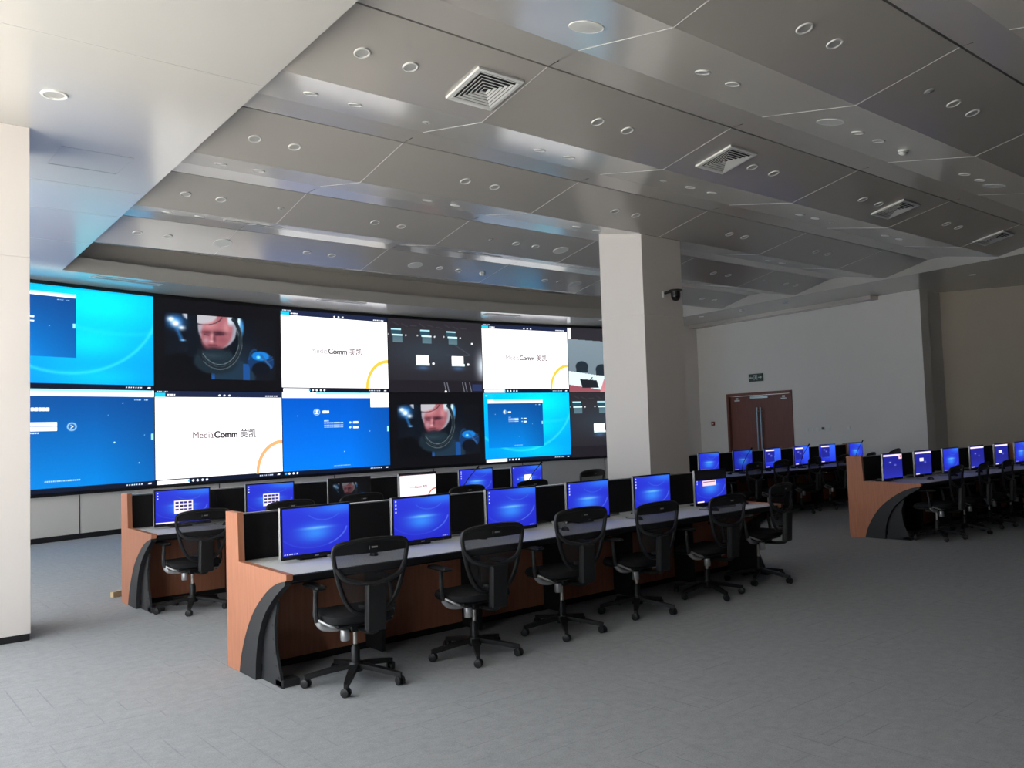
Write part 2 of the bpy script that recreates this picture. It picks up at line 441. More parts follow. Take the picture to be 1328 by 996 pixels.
# bulkhead along the door wall
BA, BB = Vector((17.55, 15.4, 0)), Vector((14.35, YB, 0))
MB().prism([(17.55, 15.4, 0), (16.16, 5.47, 0), (14.35, YB, 0), (23, YB, 0), (23, 8.4, 0), (19.6, 15.4, 0)], (0, 0, 0.5)).build('soffit_panel', M_SOFF, ceil)
MB().prism([dpt(0.0, -0.09), dpt(5.75, -0.09), dpt(5.75, -0.09, -0.3), dpt(0.0, -0.09, -0.3)], (0, 0, 0.10)).build('soffit_box', M_CEIL, ceil)

# ------------------------------------------------------------------ columns
def column(x0, x1, y0, y1, top, label):
    c = empty('column', ((x0+x1)/2, (y0+y1)/2, 0), kind='structure', label=label)
    hx, hy = (x1-x0)/2, (y1-y0)/2
    MB().bx(-hx+0.012, hx-0.012, -hy+0.012, hy-0.012, 0, top-0.002).build('core', M_GAP, c)
    for (z0, z1) in ((0.058, 3.2595), (3.2610, top)):
        MB().bx(-hx, hx, -hy, hy, z0, z1, bevel=0.002).build('cladding_panel', M_COLM, c)
    MB().bx(-hx+0.006, hx-0.006, -hy+0.006, hy-0.006, 0, 0.058).build('plinth', M_BASE, c)
    return c
column(0.45, 1.403, 8.174, 8.95, 4.4, 'pale clad column standing near the windows')
column(9.32, 10.21, 8.19, 9.05, 4.62, 'pale clad column between the consoles')

# ------------------------------------------------------------------ door
d = empty('door_1', dpt(2.125, 0), DANG, kind='structure', label='reddish brown double door with long steel pulls')
# local: x along the wall, +y into the wall (check side)
_side = 1 if (Matrix.Rotation(DANG, 3, 'Z') @ Vector((0, 1, 0))).dot(dn) > 0 else -1
def dbx(x0, x1, y0, y1, z0, z1, bevel=0.0): return MB().bx(x0, x1, _side*y0, _side*y1, z0, z1, bevel=bevel)
for s in (-1, 1):
    dbx(s*1.095, s*1.02, -0.02, 0.2, 0, 2.40).build('door_frame', M_DOOR, d)
    lf = dbx(s*0.006, s*1.018, 0.06, 0.11, 0.01, 2.32).build('door_leaf', M_DOOR, d)
    for (za, zb) in ((0.75, 2.0),):
        dbx(s*0.06-0.016, s*0.06+0.016, -0.015, 0.012, za, zb, 0.004).build('pull_handle', M_STEEL, lf)
    for zz in (0.85, 1.9): dbx(s*0.06-0.012, s*0.06+0.012, 0.0, 0.06, zz-0.012, zz+0.012).build('handle_post', M_STEEL, lf)
    dbx(s*0.78-0.09, s*0.78+0.09, 0.05, 0.06, 2.19, 2.22).build('door_plate', M_WHITE, lf)
    dbx(s*0.78-0.04, s*0.78+0.04, 0.045, 0.06, 2.235, 2.28).build('door_plate', M_WHITE, lf)
dbx(-1.095, 1.095, -0.02, 0.2, 2.325, 2.40).build('door_frame', M_DOOR, d)
dbx(-0.30, 0.30, 0.02, 0.06, 2.235, 2.30, 0.006).build('door_closer', M_STEEL, d)

# ================================================================== SCREEN PAINTING
class Canvas:
    def __init__(s, w, h, bg=(0, 0, 0)):
        s.w, s.h = w, h; s.a = np.zeros((h, w, 3)); s.a[:] = bg
        s.Y, s.X = np.mgrid[0:h, 0:w]; s.X = s.X/(w-1.0); s.Y = s.Y/(h-1.0)   # y down
        s.asp = w/h
    def mix(s, mask, col, al=1.0):
        m = np.clip(mask, 0, 1)[..., None]*al; s.a = s.a*(1-m) + np.array(col)*m
    def rect(s, x0, y0, x1, y1, col, al=1.0): s.mix(((s.X >= x0) & (s.X <= x1) & (s.Y >= y0) & (s.Y <= y1)).astype(float), col, al)
    def ell(s, cx, cy, rx, ry, col, al=1.0, soft=0.02, rot=0.0):
        dx, dy = (s.X-cx)*s.asp, (s.Y-cy); c, n = math.cos(rot), math.sin(rot)
        u = (dx*c+dy*n)/(rx*s.asp); v = (-dx*n+dy*c)/ry; d = np.sqrt(u*u+v*v); s.mix((1+soft-d)/(2*soft), col, al)
    def ring(s, cx, cy, rx, ry, wd, col, al=1.0, a0=None, a1=None, soft=0.006, rot=0.0):
        dx, dy = (s.X-cx)*s.asp, (s.Y-cy); c, n = math.cos(rot), math.sin(rot)
        u = (dx*c+dy*n)/(rx*s.asp); v = (-dx*n+dy*c)/ry; d = np.abs(np.sqrt(u*u+v*v)-1)*ry
        m = np.clip((wd/2+soft-d)/(2*soft), 0, 1)
        if a0 is not None:
            an = np.arctan2(v, u); m = m*((an >= a0) & (an <= a1))
        s.mix(m, col, al)
    def line(s, x0, y0, x1, y1, wd, col, al=1.0, soft=0.004):
        px, py = (s.X-x0)*s.asp, s.Y-y0; dx, dy = (x1-x0)*s.asp, y1-y0; L = dx*dx+dy*dy
        t = np.clip((px*dx+py*dy)/L, 0, 1); d = np.hypot(px-t*dx, py-t*dy); s.mix((wd/2+soft-d)/(2*soft), col, al)
    def glow(s, cx, cy, rx, ry, col, al=1.0):
        d = ((s.X-cx)/rx)**2+((s.Y-cy)/ry)**2; s.mix(np.exp(-d), col, al)
    def vgrad(s, x0, y0, x1, y1, c0, c1):
        t = np.clip((s.Y-y0)/(y1-y0), 0, 1)[..., None]; g = np.array(c0)*(1-t)+np.array(c1)*t
        m = ((s.X >= x0) & (s.X <= x1) & (s.Y >= y0) & (s.Y <= y1))[..., None]; s.a = np.where(m, g, s.a)
    def bars(s, x, y, w, h, n, col, al=1.0, gap=0.45):
        """a run of small blurred glyph-like marks"""
        st = w/n
        for i in range(n): s.rect(x+i*st, y, x+i*st+st*(1-gap), y+h, col, al)
    def mesh(s, name, material, width, height):
        w, h = s.w, s.h
        xs = np.linspace(-width/2, width/2, w); zs = np.linspace(height/2, -height/2, h)
        co = np.zeros((h, w, 3)); co[..., 0] = xs[None, :]; co[..., 2] = zs[:, None]
        idx = np.arange(w*h).reshape(h, w)
        q = np.stack([idx[1:, :-1], idx[1:, 1:], idx[:-1, 1:], idx[:-1, :-1]], -1).reshape(-1)
        me = bpy.data.meshes.new(name); nq = (w-1)*(h-1)
        me.vertices.add(w*h); me.vertices.foreach_set('co', co.reshape(-1).astype('f'))
        me.loops.add(nq*4); me.loops.foreach_set('vertex_index', q.astype('i'))
        me.polygons.add(nq); me.polygons.foreach_set('loop_start', (np.arange(nq)*4).astype('i'))
        me.update(calc_edges=True)
        at = me.color_attributes.new('Col', 'FLOAT_COLOR', 'POINT')
        sr = np.clip(s.a, 0, 255)/255.0; ln = np.where(sr <= 0.04045, sr/12.92, ((sr+0.055)/1.055)**2.4)
        ln = ln*(1+0.45*ln.min(-1, keepdims=True)**2)      # white areas of the display are brighter than the camera can hold
        c4 = np.ones((h*w, 4)); c4[:, :3] = ln.reshape(-1, 3)
        at.data.foreach_set('color', c4.reshape(-1).astype('f'))
        me.materials.append(material)
        return me

VW, VH = 240, 158
WH, CY = (255, 255, 255), (0, 205, 255)
def taskbar(c, icons=True, white=False):
    c.rect(0, 0.955, 1, 1, (14, 22, 44)); 
    if white: c.rect(0.01, 0.958, 0.24, 1, (250, 250, 255))
    x = 0.27 if white else 0.05
    for i in range(4 if white else 3): c.ell(x+i*0.035, 0.978, 0.009, 0.011, (235, 240, 255))
    c.ell(x-0.03, 0.978, 0.010, 0.012, (40, 170, 240))
    c.bars(0.80, 0.972, 0.12, 0.012, 7, (205, 215, 235)); c.ell(0.965, 0.978, 0.012, 0.008, (240, 240, 250))
def sky_desktop(c):
    c.vgrad(0, 0, 1, 1, (0, 190, 255), (0, 150, 250))
    c.glow(0.62, 0.15, 0.35, 0.22, (0, 240, 255), 0.9); c.glow(0.55, 0.52, 0.30, 0.18, (0, 235, 255), 0.75); c.glow(0.62, 0.88, 0.3, 0.12, (0, 220, 255), 0.6)
    c.ring(0.42, 0.05, 0.62, 0.80, 0.012, (90, 235, 255), 0.75, 0.25, 2.6, 0.02); c.ring(0.75, -0.25, 0.75, 0.68, 0.01, (70, 225, 255), 0.4, 0.8, 2.9, 0.03)
def login(c, x0, y0, x1, y1, kind):
    w, h = x1-x0, y1-y0; X = lambda u: x0+u*w; Y = lambda v: y0+v*h
    c.vgrad(x0, y0, x1, y1, (8, 74, 150) if kind != 'b' else (0, 84, 196), (0, 132, 222) if kind != 'b' else (0, 122, 240))
    m = ((c.X >= x0) & (c.X <= x1) & (c.Y >= y0) & (c.Y <= y1)).astype(float)
    c.mix(m*np.clip((c.X-X(0.6))/(0.4*w), 0, 1), (12, 62, 128), 0.45)
    c.rect(X(0), Y(0), X(1), Y(0.068), (245, 252, 255)); c.rect(X(0.05 if kind == 'a' else 0.10), Y(0), X(0.99), Y(0.024), (150, 235, 250))
    c.bars(X(0.86), Y(0.10), 0.05*w, 0.012*h, 5, (170, 215, 250)); c.bars(X(0.93), Y(0.10), 0.03*w, 0.012*h, 4, (170, 215, 250))
    if kind == 'a':
        c.ring(X(0.09), Y(0.205), 0.035*w, 0.05*h, 0.010*h, (230, 245, 255)); c.ell(X(0.09), Y(0.185), 0.011*w, 0.016*h, WH); c.ell(X(0.09), Y(0.222), 0.018*w, 0.014*h, WH)
        c.bars(X(0.155), Y(0.187), 0.155*w, 0.034*h, 7, WH, gap=0.18)
        c.bars(X(0.085), Y(0.295), 0.10*w, 0.018*h, 9, (215, 235, 255), gap=0.25)
        c.rect(X(0.11), Y(0.335), X(0.355), Y(0.375), WH); c.rect(X(0.11), Y(0.385), X(0.355), Y(0.422), WH)
        c.ring(X(0.445), Y(0.385), 0.026*w, 0.037*h, 0.009*h, (215, 240, 255)); c.line(X(0.438), Y(0.37), X(0.452), Y(0.385), 0.008*h, WH); c.line(X(0.452), Y(0.385), X(0.438), Y(0.40), 0.008*h, WH)
        c.bars(X(0.11), Y(0.435), 0.14*w, 0.016*h, 10, (205, 232, 255), gap=0.25); c.bars(X(0.085), Y(0.49), 0.08*w, 0.018*h, 6, (150, 215, 255), gap=0.2)
        c.bars(X(0.28), Y(0.925), 0.22*w, 0.010*h, 18, (165, 215, 245), gap=0.3)
        for (u, v, r) in ((0.72, 0.56, 0.006), (0.89, 0.79, 0.004), (0.78, 0.14, 0.003), (0.68, 0.27, 0.003), (0.12, 0.62, 0.003), (0.93, 0.49, 0.003)): c.ell(X(u), Y(v), r*w, r*h*1.5, (215, 240, 255), soft=0.4)
        c.rect(X(0.975), Y(0.475), X(0.995), Y(0.545), (150, 230, 250))
    else:
        c.ring(X(0.30), Y(0.255), 0.026*w, 0.037*h, 0.009*h, (225, 245, 255)); c.ell(X(0.30), Y(0.24), 0.008*w, 0.012*h, WH); c.ell(X(0.30), Y(0.268), 0.013*w, 0.010*h, WH)
        c.bars(X(0.355), Y(0.24), 0.06*w, 0.032*h, 3, (235, 240, 245), gap=0.12)
        for i in range(4): c.bars(X(0.365), Y(0.365+0.028*i), 0.18*w*(0.25 if i == 0 else 1), 0.010*h, 14 if i else 4, (200, 232, 255), gap=0.25)
        for v in (0.385, 0.45): c.ell(X(0.61), Y(v+0.012), 0.010*w, 0.013*h, (190, 230, 255)); c.rect(X(0.64), Y(v), X(0.69), Y(v+0.026), (225, 243, 255)); 
        c.bars(X(0.45), Y(0.955), 0.16*w, 0.010*h, 14, (165, 215, 245), gap=0.3)
        for (u, v) in ((0.80, 0.52), (0.13, 0.30), (0.55, 0.78)): c.ell(X(u), Y(v), 0.004*w, 0.006*h, (215, 240, 255), soft=0.4)
        c.rect(X(0.975), Y(0.46), X(0.995), Y(0.53), (150, 230, 250))
def astronaut(c, x0=0.0, y0=0.0, x1=1.0, y1=1.0):
    """a generic space-suited figure in letterbox"""
    c.rect(x0, y0, x1, y1, (12, 12, 16)); w, h = x1-x0, y1-y0
    sub = Canvas(c.w, c.h, (10, 13, 20)); s = sub
    s.glow(0.55, 0.75, 0.4, 0.4, (30, 46, 62), 0.9); s.rect(0.8, 0, 1, 1, (18, 18, 22), 0.5)
    s.ell(0.50, 0.98, 0.30, 0.34, (30, 50, 68), soft=0.06); s.ell(0.16, 0.9, 0.25, 0.3, (9, 10, 14), soft=0.08)
    s.rect(0.395, 0.80, 0.425, 1, (30, 90, 170), 0.8); s.rect(0.69, 0.74, 0.75, 1, (26, 84, 165), 0.75)
    s.ell(0.86, 0.70, 0.13, 0.17, (20, 52, 96), soft=0.05); s.ell(0.855, 0.60, 0.085, 0.075, (22, 120, 205), soft=0.1); s.ell(0.835, 0.62, 0.018, 0.022, (120, 220, 255), soft=0.5)
    s.line(0.86, 0.58, 0.96, 0.78, 0.03, (50, 90, 140), soft=0.01); s.ell(0.86, 0.82, 0.09, 0.12, (14, 18, 28), soft=0.08); s.ring(0.80, 0.72, 0.06, 0.22, 0.028, (28, 84, 150), 0.75, -2.9, -1.2, 0.02); s.line(0.90, 0.66, 0.98, 0.60, 0.008, (60, 100, 150), 0.6); s.line(0.91, 0.70, 0.99, 0.64, 0.008, (60, 100, 150), 0.6)
    s.ell(0.465, 0.36, 0.225, 0.47, (12, 19, 27), soft=0.02)                                  # helmet opening
    s.ell(0.455, 0.18, 0.175, 0.33, (150, 152, 164), soft=0.04)                               # pale hood
    s.ell(0.450, 0.26, 0.135, 0.30, (158, 92, 100), soft=0.10, rot=0.35)                      # face, bowed
    s.glow(0.375, 0.13, 0.075, 0.09, (206, 142, 146), 0.85); s.glow(0.535, 0.17, 0.035, 0.13, (198, 138, 142), 0.75)
    s.glow(0.465, 0.265, 0.070, 0.035, (58, 28, 40), 0.95); s.glow(0.355, 0.265, 0.045, 0.028, (92, 48, 58), 0.85)      # brow shadow
    s.line(0.435, 0.295, 0.505, 0.285, 0.012, (34, 16, 26), 0.8, 0.012); s.line(0.335, 0.30, 0.375, 0.31, 0.010, (44, 22, 32), 0.8, 0.012)
    s.glow(0.405, 0.33, 0.014, 0.075, (204, 146, 150), 0.85); s.glow(0.425, 0.36, 0.016, 0.06, (86, 44, 56), 0.8); s.glow(0.398, 0.405, 0.020, 0.020, (222, 176, 178), 0.8)
    s.glow(0.35, 0.39, 0.025, 0.05, (176, 150, 164), 0.7); s.glow(0.50, 0.37, 0.05, 0.06, (138, 78, 88), 0.8)
    s.line(0.375, 0.465, 0.445, 0.46, 0.014, (74, 34, 46), 0.85, 0.012); s.glow(0.42, 0.52, 0.09, 0.045, (62, 38, 48), 0.95)
    s.ell(0.30, 0.0, 0.15, 0.13, (176, 174, 180), soft=0.08); s.ring(0.33, -0.05, 0.175, 0.20, 0.012, (48, 36, 46), 0.9, 0.3, 2.4)
    s.rect(0.19, 0, 0.272, 0.66, (12, 18, 27)); s.ell(0.44, 0.72, 0.20, 0.20, (26, 40, 50), soft=0.10); s.glow(0.41, 0.63, 0.10, 0.045, (44, 60, 70), 0.8)
    for i in range(3): s.ring(0.43, 0.40, 0.15+0.012*i, 0.24+0.05*i, 0.008, (46, 60, 70), 0.6, 0.5, 2.5)
    s.ell(0.575, 0.04, 0.030, 0.09, (186, 198, 208), soft=0.4); s.ell(0.655, 0.10, 0.020, 0.13, (196, 224, 238), soft=0.4); s.ell(0.680, 0.15, 0.017, 0.11, (56, 140, 205), soft=0.5)
    s.ring(0.467, 0.36, 0.200, 0.45, 0.075, (22, 31, 39), 0.95, -0.9, 2.75); s.ring(0.467, 0.36, 0.182, 0.405, 0.012, (120, 134, 138), 0.85, -0.5, 2.5); s.ring(0.467, 0.36, 0.197, 0.44, 0.008, (70, 82, 88), 0.85, -0.5, 2.5); s.ring(0.467, 0.36, 0.214, 0.48, 0.012, (104, 118, 122), 0.85, -0.4, 2.3)
    s.glow(0.09, 0.13, 0.07, 0.10, (50, 150, 250), 0.9); s.glow(0.05, 0.10, 0.03, 0.04, (235, 248, 255), 1.0); s.glow(0.09, 0.16, 0.035, 0.05, (240, 250, 255), 1.0); s.glow(0.14, 0.22, 0.03, 0.035, (225, 243, 255), 0.9); s.line(0.10, 0.24, 0.14, 0.40, 0.02, (50, 140, 225), 0.9, 0.03); s.glow(0.15, 0.41, 0.022, 0.016, (130, 185, 230), 0.9)
    # paste into the letterboxed strip
    bx0, bx1, by0, by1 = x0+0.075*w, x0+0.95*w, y0+0.155*h, y0+0.87*h
    U = (c.X-bx0)/(bx1-bx0); V = (c.Y-by0)/(by1-by0); ok = (U >= 0) & (U <= 1) & (V >= 0) & (V <= 1)
    ii = np.clip((V*(c.h-1)).round().astype(int), 0, c.h-1); jj = np.clip((U*(c.w-1)).round().astype(int), 0, c.w-1)
    c.a = np.where(ok[..., None], sub.a[ii, jj], c.a)
def logo_slide(c, arc_col, top=True):
    c.a[:] = (254, 253, 254)
    if top:
        c.rect(0, 0, 1, 0.065, (26, 36, 66)); c.rect(0, 0.022, 0.075, 0.066, (30, 200, 235)); c.bars(0.015, 0.005, 0.08, 0.012, 6, (200, 215, 235)); c.bars(0.085, 0.036, 0.06, 0.014, 6, (235, 240, 250), gap=0.2)
        for i in range(3): c.ell(0.48+0.04*i, 0.045, 0.008, 0.010, (235, 240, 250))
        c.bars(0.86, 0.04, 0.11, 0.016, 6, (225, 230, 240), gap=0.25)
        c.rect(0, 0.945, 1, 1, (18, 14, 26)); taskbar(c, white=True)
    c.ring(1.0, 0.95, 0.215, 0.36, 0.045, arc_col, 1.0, -PI, -PI/2, 0.004)
    if top: c.rect(0, 0.95, 1, 1, (18, 14, 26)); taskbar(c, white=True)
def meeting(c, shift=0.0):
    c.vgrad(0, 0, 1, 1, (46, 44, 48), (38, 35, 42)); c.glow(0.45, 0.45, 0.5, 0.25, (52, 62, 72), 0.8)
    c.rect(0, 0, 1, 0.12, (40, 38, 44), 0.5)
    for i in range(9): c.line(0.05+0.09*i, 0.05+0.02*(i % 3), 0.11+0.09*i, 0.09+0.015*(i % 2), 0.012, (72, 72, 78), 0.6)
    for x in (0.03, 0.33, 0.61):
        x += shift
        c.rect(x, 0.135, x+0.10, 0.155, (170, 215, 222)); c.rect(x, 0.155, x+0.10, 0.215, (44, 76, 92)); c.rect(x+0.01, 0.215, x+0.115, 0.235, (205, 238, 240)); c.vgrad(x+0.02, 0.235, x+0.115, 0.32, (76, 106, 118), (92, 118, 128))
        c.ell(x-0.03, 0.22, 0.008, 0.012, (170, 170, 175)); c.ell(x+0.15, 0.225, 0.008, 0.012, (200, 200, 205))
    for x in (0.28, 0.66):
        x += shift
        c.rect(x, 0.49, x+0.13, 0.60, (252, 253, 255)); c.rect(x, 0.595, x+0.14, 0.625, (215, 240, 242)); c.glow(x+0.07, 0.66, 0.06, 0.03, (70, 100, 140), 0.8); c.ell(x+0.18, 0.60, 0.014, 0.017, (225, 228, 232), soft=0.2)
    c.line(0.70, 0.33, 0.86, 0.46, 0.006, (110, 122, 130), 0.6); c.line(0.60, 0.475, 0.86, 0.47, 0.006, (100, 112, 120), 0.6); c.ell(0.89, 0.30, 0.012, 0.014, (220, 220, 225), soft=0.3)
    c.glow(1.0, 0.62, 0.06, 0.18, (215, 228, 240), 0.9); c.rect(0, 0.83, 1, 1, (30, 27, 34), 0.8)
    for x in (0.57, 0.60, 0.77, 0.80, 0.85): c.line(x, 0.86, x+0.02, 0.99, 0.008, (175, 185, 200), 0.8)
    c.rect(0.88, 0.88, 0.99, 0.98, (44, 58, 104), 0.8); c.ell(0.585, 0.985, 0.012, 0.014, (235, 235, 240))
def room_feed(c):
    c.vgrad(0, 0, 1, 1, (126, 142, 152), (108, 124, 134)); c.rect(0, 0, 1, 0.06, (20, 20, 28)); 
    c.mix(((c.Y < 0.17+0.07*c.X) & (c.X > 0.03)).astype(float), (44, 42, 48)); c.mix(((c.Y < 0.17) & (c.X < 0.04)).astype(float), (225, 230, 232))
    for x, y in ((0.16, 0.60), (0.40, 0.645)):
        c.ell(x, y, 0.075, 0.085, (34, 44, 54), soft=0.05); c.rect(x-0.07, y, x+0.07, y+0.09, (34, 44, 54))
    m = (c.Y > 0.67+0.19*c.X) & (c.X < 0.50-0.18*(c.Y-0.75)) & (c.X > -0.02); c.mix(m.astype(float), (206, 226, 228))
    m = (c.Y > 0.88+0.22*c.X) & (c.X < 0.52-0.2*(c.Y-0.75)); c.mix(m.astype(float), (150, 82, 92)); m = (c.X > 0.42-0.25*(c.Y-0.8)) & (c.X < 0.52-0.2*(c.Y-0.75)) & (c.Y > 0.80); c.mix(m.astype(float), (206, 130, 138))
    m = (c.X > 0.13+0.2*(c.Y-0.8)) & (c.X < 0.33+0.2*(c.Y-0.8)) & (c.Y > 0.78+0.1*c.X) & (c.Y < 0.93); c.mix(m.astype(float), (30, 34, 40)); c.line(0.26, 0.80, 0.28, 0.77, 0.014, (20, 20, 26))

DW, DH, ZM = 2.72, 1.76, 2.575                 # one display: width, height; height of the joint between the rows
def make_designs():
    D = {}
    c = Canvas(VW, VH); sky_desktop(c); login(c, -0.35, 0.065, 0.475, 0.70, 'a2'); c.a[:int(0.02*VH)] = (0, 190, 250); taskbar(c); D['desk_edge'] = c
    c = Canvas(VW, VH); login(c, 0, 0, 1, 0.955, 'a'); taskbar(c); D['login_full'] = c
    c = Canvas(VW, VH); astronaut(c); D['film'] = c
    c = Canvas(VW, VH); logo_slide(c, (255, 176, 120)); D['slide_orange'] = c
    c = Canvas(VW, VH); logo_slide(c, (250, 200, 70)); D['slide_yellow'] = c
    c = Canvas(VW, VH); login(c, 0, 0, 1, 0.955, 'b'); c.rect(0.815, 0, 1, 0.19, (255, 253, 255)); c.rect(0, 0, 0.3, 0.02, (225, 235, 240)); taskbar(c); D['menu_full'] = c
    c = Canvas(VW, VH); meeting(c); D['meeting'] = c
    c = Canvas(VW, VH); sky_desktop(c); login(c, 0.04, 0.10, 0.67, 0.80, 'b2'); c.rect(0.02, 0.03, 0.04, 0.05, (180, 240, 255)); taskbar(c, white=True); D['desk_window'] = c
    c = Canvas(VW, VH); room_feed(c); D['room'] = c
    c = Canvas(VW, VH); meeting(c, 0.0); D['meeting2'] = c
    return {k: v.mesh('display_'+k, M_SCRV, DW-0.018, DH-0.012) for k, v in D.items()}
DES = make_designs()

def text_mesh(txt, size, name, material, bold=0.0):
    cu = bpy.data.curves.new(name, 'FONT'); cu.body = txt; cu.size = size; cu.offset = bold; cu.fill_mode = 'FRONT'; cu.resolution_u = 4
    cu.align_x = 'LEFT'; cu.align_y = 'CENTER'
    ob = bpy.data.objects.new(name, cu); COL.objects.link(ob)
    dg = bpy.context.evaluated_depsgraph_get()
    me = bpy.data.meshes.new_from_object(ob.evaluated_get(dg))
    bpy.data.objects.remove(ob, do_unlink=True); bpy.data.curves.remove(cu)
    me.name = name; me.transform(Matrix.Rotation(PI/2, 4, 'X')); me.materials.clear(); me.materials.append(material)
    xs = [v.co.x for v in me.vertices] or [0, 0.001]
    return me, min(xs), max(xs)
def embolden(tm, w):
    """thicken flat lettering by laying shifted copies over one another"""
    me, a, b = tm; bm = bmesh.new()
    for dx in (-w, -w/2, 0, w/2, w):
        for dz in (-w*0.5, w*0.5):
            c = me.copy(); c.transform(Matrix.Translation((dx, 0, dz))); bm.from_mesh(c); bpy.data.meshes.remove(c)
    bm.to_mesh(me); bm.free()
    return me, a-w, b+w
def logo_parts(parent, cx, cz, wtot, mats, y=-0.006):
    """the wordmark as three pieces set side by side, wtot wide"""
    pcs = [('Media', 0.016, mats[0]), ('Comm', 0.05, mats[1]), ('\u7f8e\u51ef', 0.028, mats[2])]
    key = 'logo%.3f%s' % (wtot, mats[0].name)
    if key not in CACHE:
        raw = [embolden(text_mesh(t, 1.0, 'wordmark', m), b) for t, b, m in pcs]
        ws = [r[2]-r[1] for r in raw]; gaps = [0.06, 0.28]
        tot = sum(ws)+sum(gaps); k = wtot/tot; x = -wtot/2; out = []
        for i, (me, a, b) in enumerate(raw):
            me.transform(Matrix.Scale(k, 4) @ Matrix.Translation((-a, 0, 0))); out.append((me, x)); x += (ws[i]+(gaps[i] if i < 2 else 0))*k
        CACHE[key] = out
    for me, x in CACHE[key]:
        link('wordmark', me, parent, (cx+x, y, cz))
CACHE = {}

# ------------------------------------------------------------------ the video wall
T0, DT = -0.1975, 0.0865
vw = empty('video_wall', arc(-0.02, AR, 0.75), label='long curved video wall of two rows of large lit displays', cat='video wall')
vw.rotation_euler = (0, 0, 0)
VO = vw.location.copy()
tt = [T0 + DT*(-2) + DT*7*i/28 for i in range(29)]
fb = MB(); zb, zt = ZM-DH-0.055-0.75, 4.40-0.75
fb.ribbon([arc(t, AR-0.005) - Vector((VO.x, VO.y, 0)) + Vector((0, 0, zb)) for t in tt], [arc(t, AR-0.005) - Vector((VO.x, VO.y, 0)) + Vector((0, 0, zt)) for t in tt], (0, 0.05, 0))
fb.build('frame', M_BLACK, vw)
def display(col, row, key, label):
    t = T0 + DT*(col-0.5); p = arc(t, AR*math.cos(DT/2)-0.022, ZM + (DH/2 if row == 0 else -DH/2))
    o = link('display', DES[key], vw, p-VO, (0, 0, -t)); o['label'] = label
    return o
display(-1, 0, 'login_full', 'blue sign-in page display'); display(-1, 1, 'desk_window', 'cyan desktop display')
display(0, 0, 'desk_edge', 'cyan desktop display with a blue window cut by the frame'); display(0, 1, 'login_full', 'blue sign-in page display with two white fields')
display(1, 0, 'film', 'dark film still of a helmeted astronaut, upper row'); d_a = display(1, 1, 'slide_orange', 'white title slide display with an orange arc')
d_b = display(2, 0, 'slide_yellow', 'white title slide display with a yellow arc'); display(2, 1, 'menu_full', 'blue menu page display')
display(3, 0, 'meeting', 'dark camera view of a meeting table with laptops'); display(3, 1, 'film', 'dark film still of a helmeted astronaut, lower row')
d_c = display(4, 0, 'slide_yellow', 'white title slide display beside the column'); display(4, 1, 'desk_window', 'cyan desktop display with a blue window')
display(5, 0, 'room', 'grey camera view of two chairs at a table'); display(5, 1, 'meeting2', 'dark meeting view partly behind the column')
logo_parts(d_a, 0.06, 0.02, 1.36, (M_TXT_L, M_TXT_D, M_TXT_M)); logo_parts(d_b, 0.0, 0.02, 1.30, (M_TXT_P, M_TXT_M, M_TXT_L)); logo_parts(d_c, 0.0, 0.02, 1.30, (M_TXT_P, M_TXT_L, M_TXT_L))

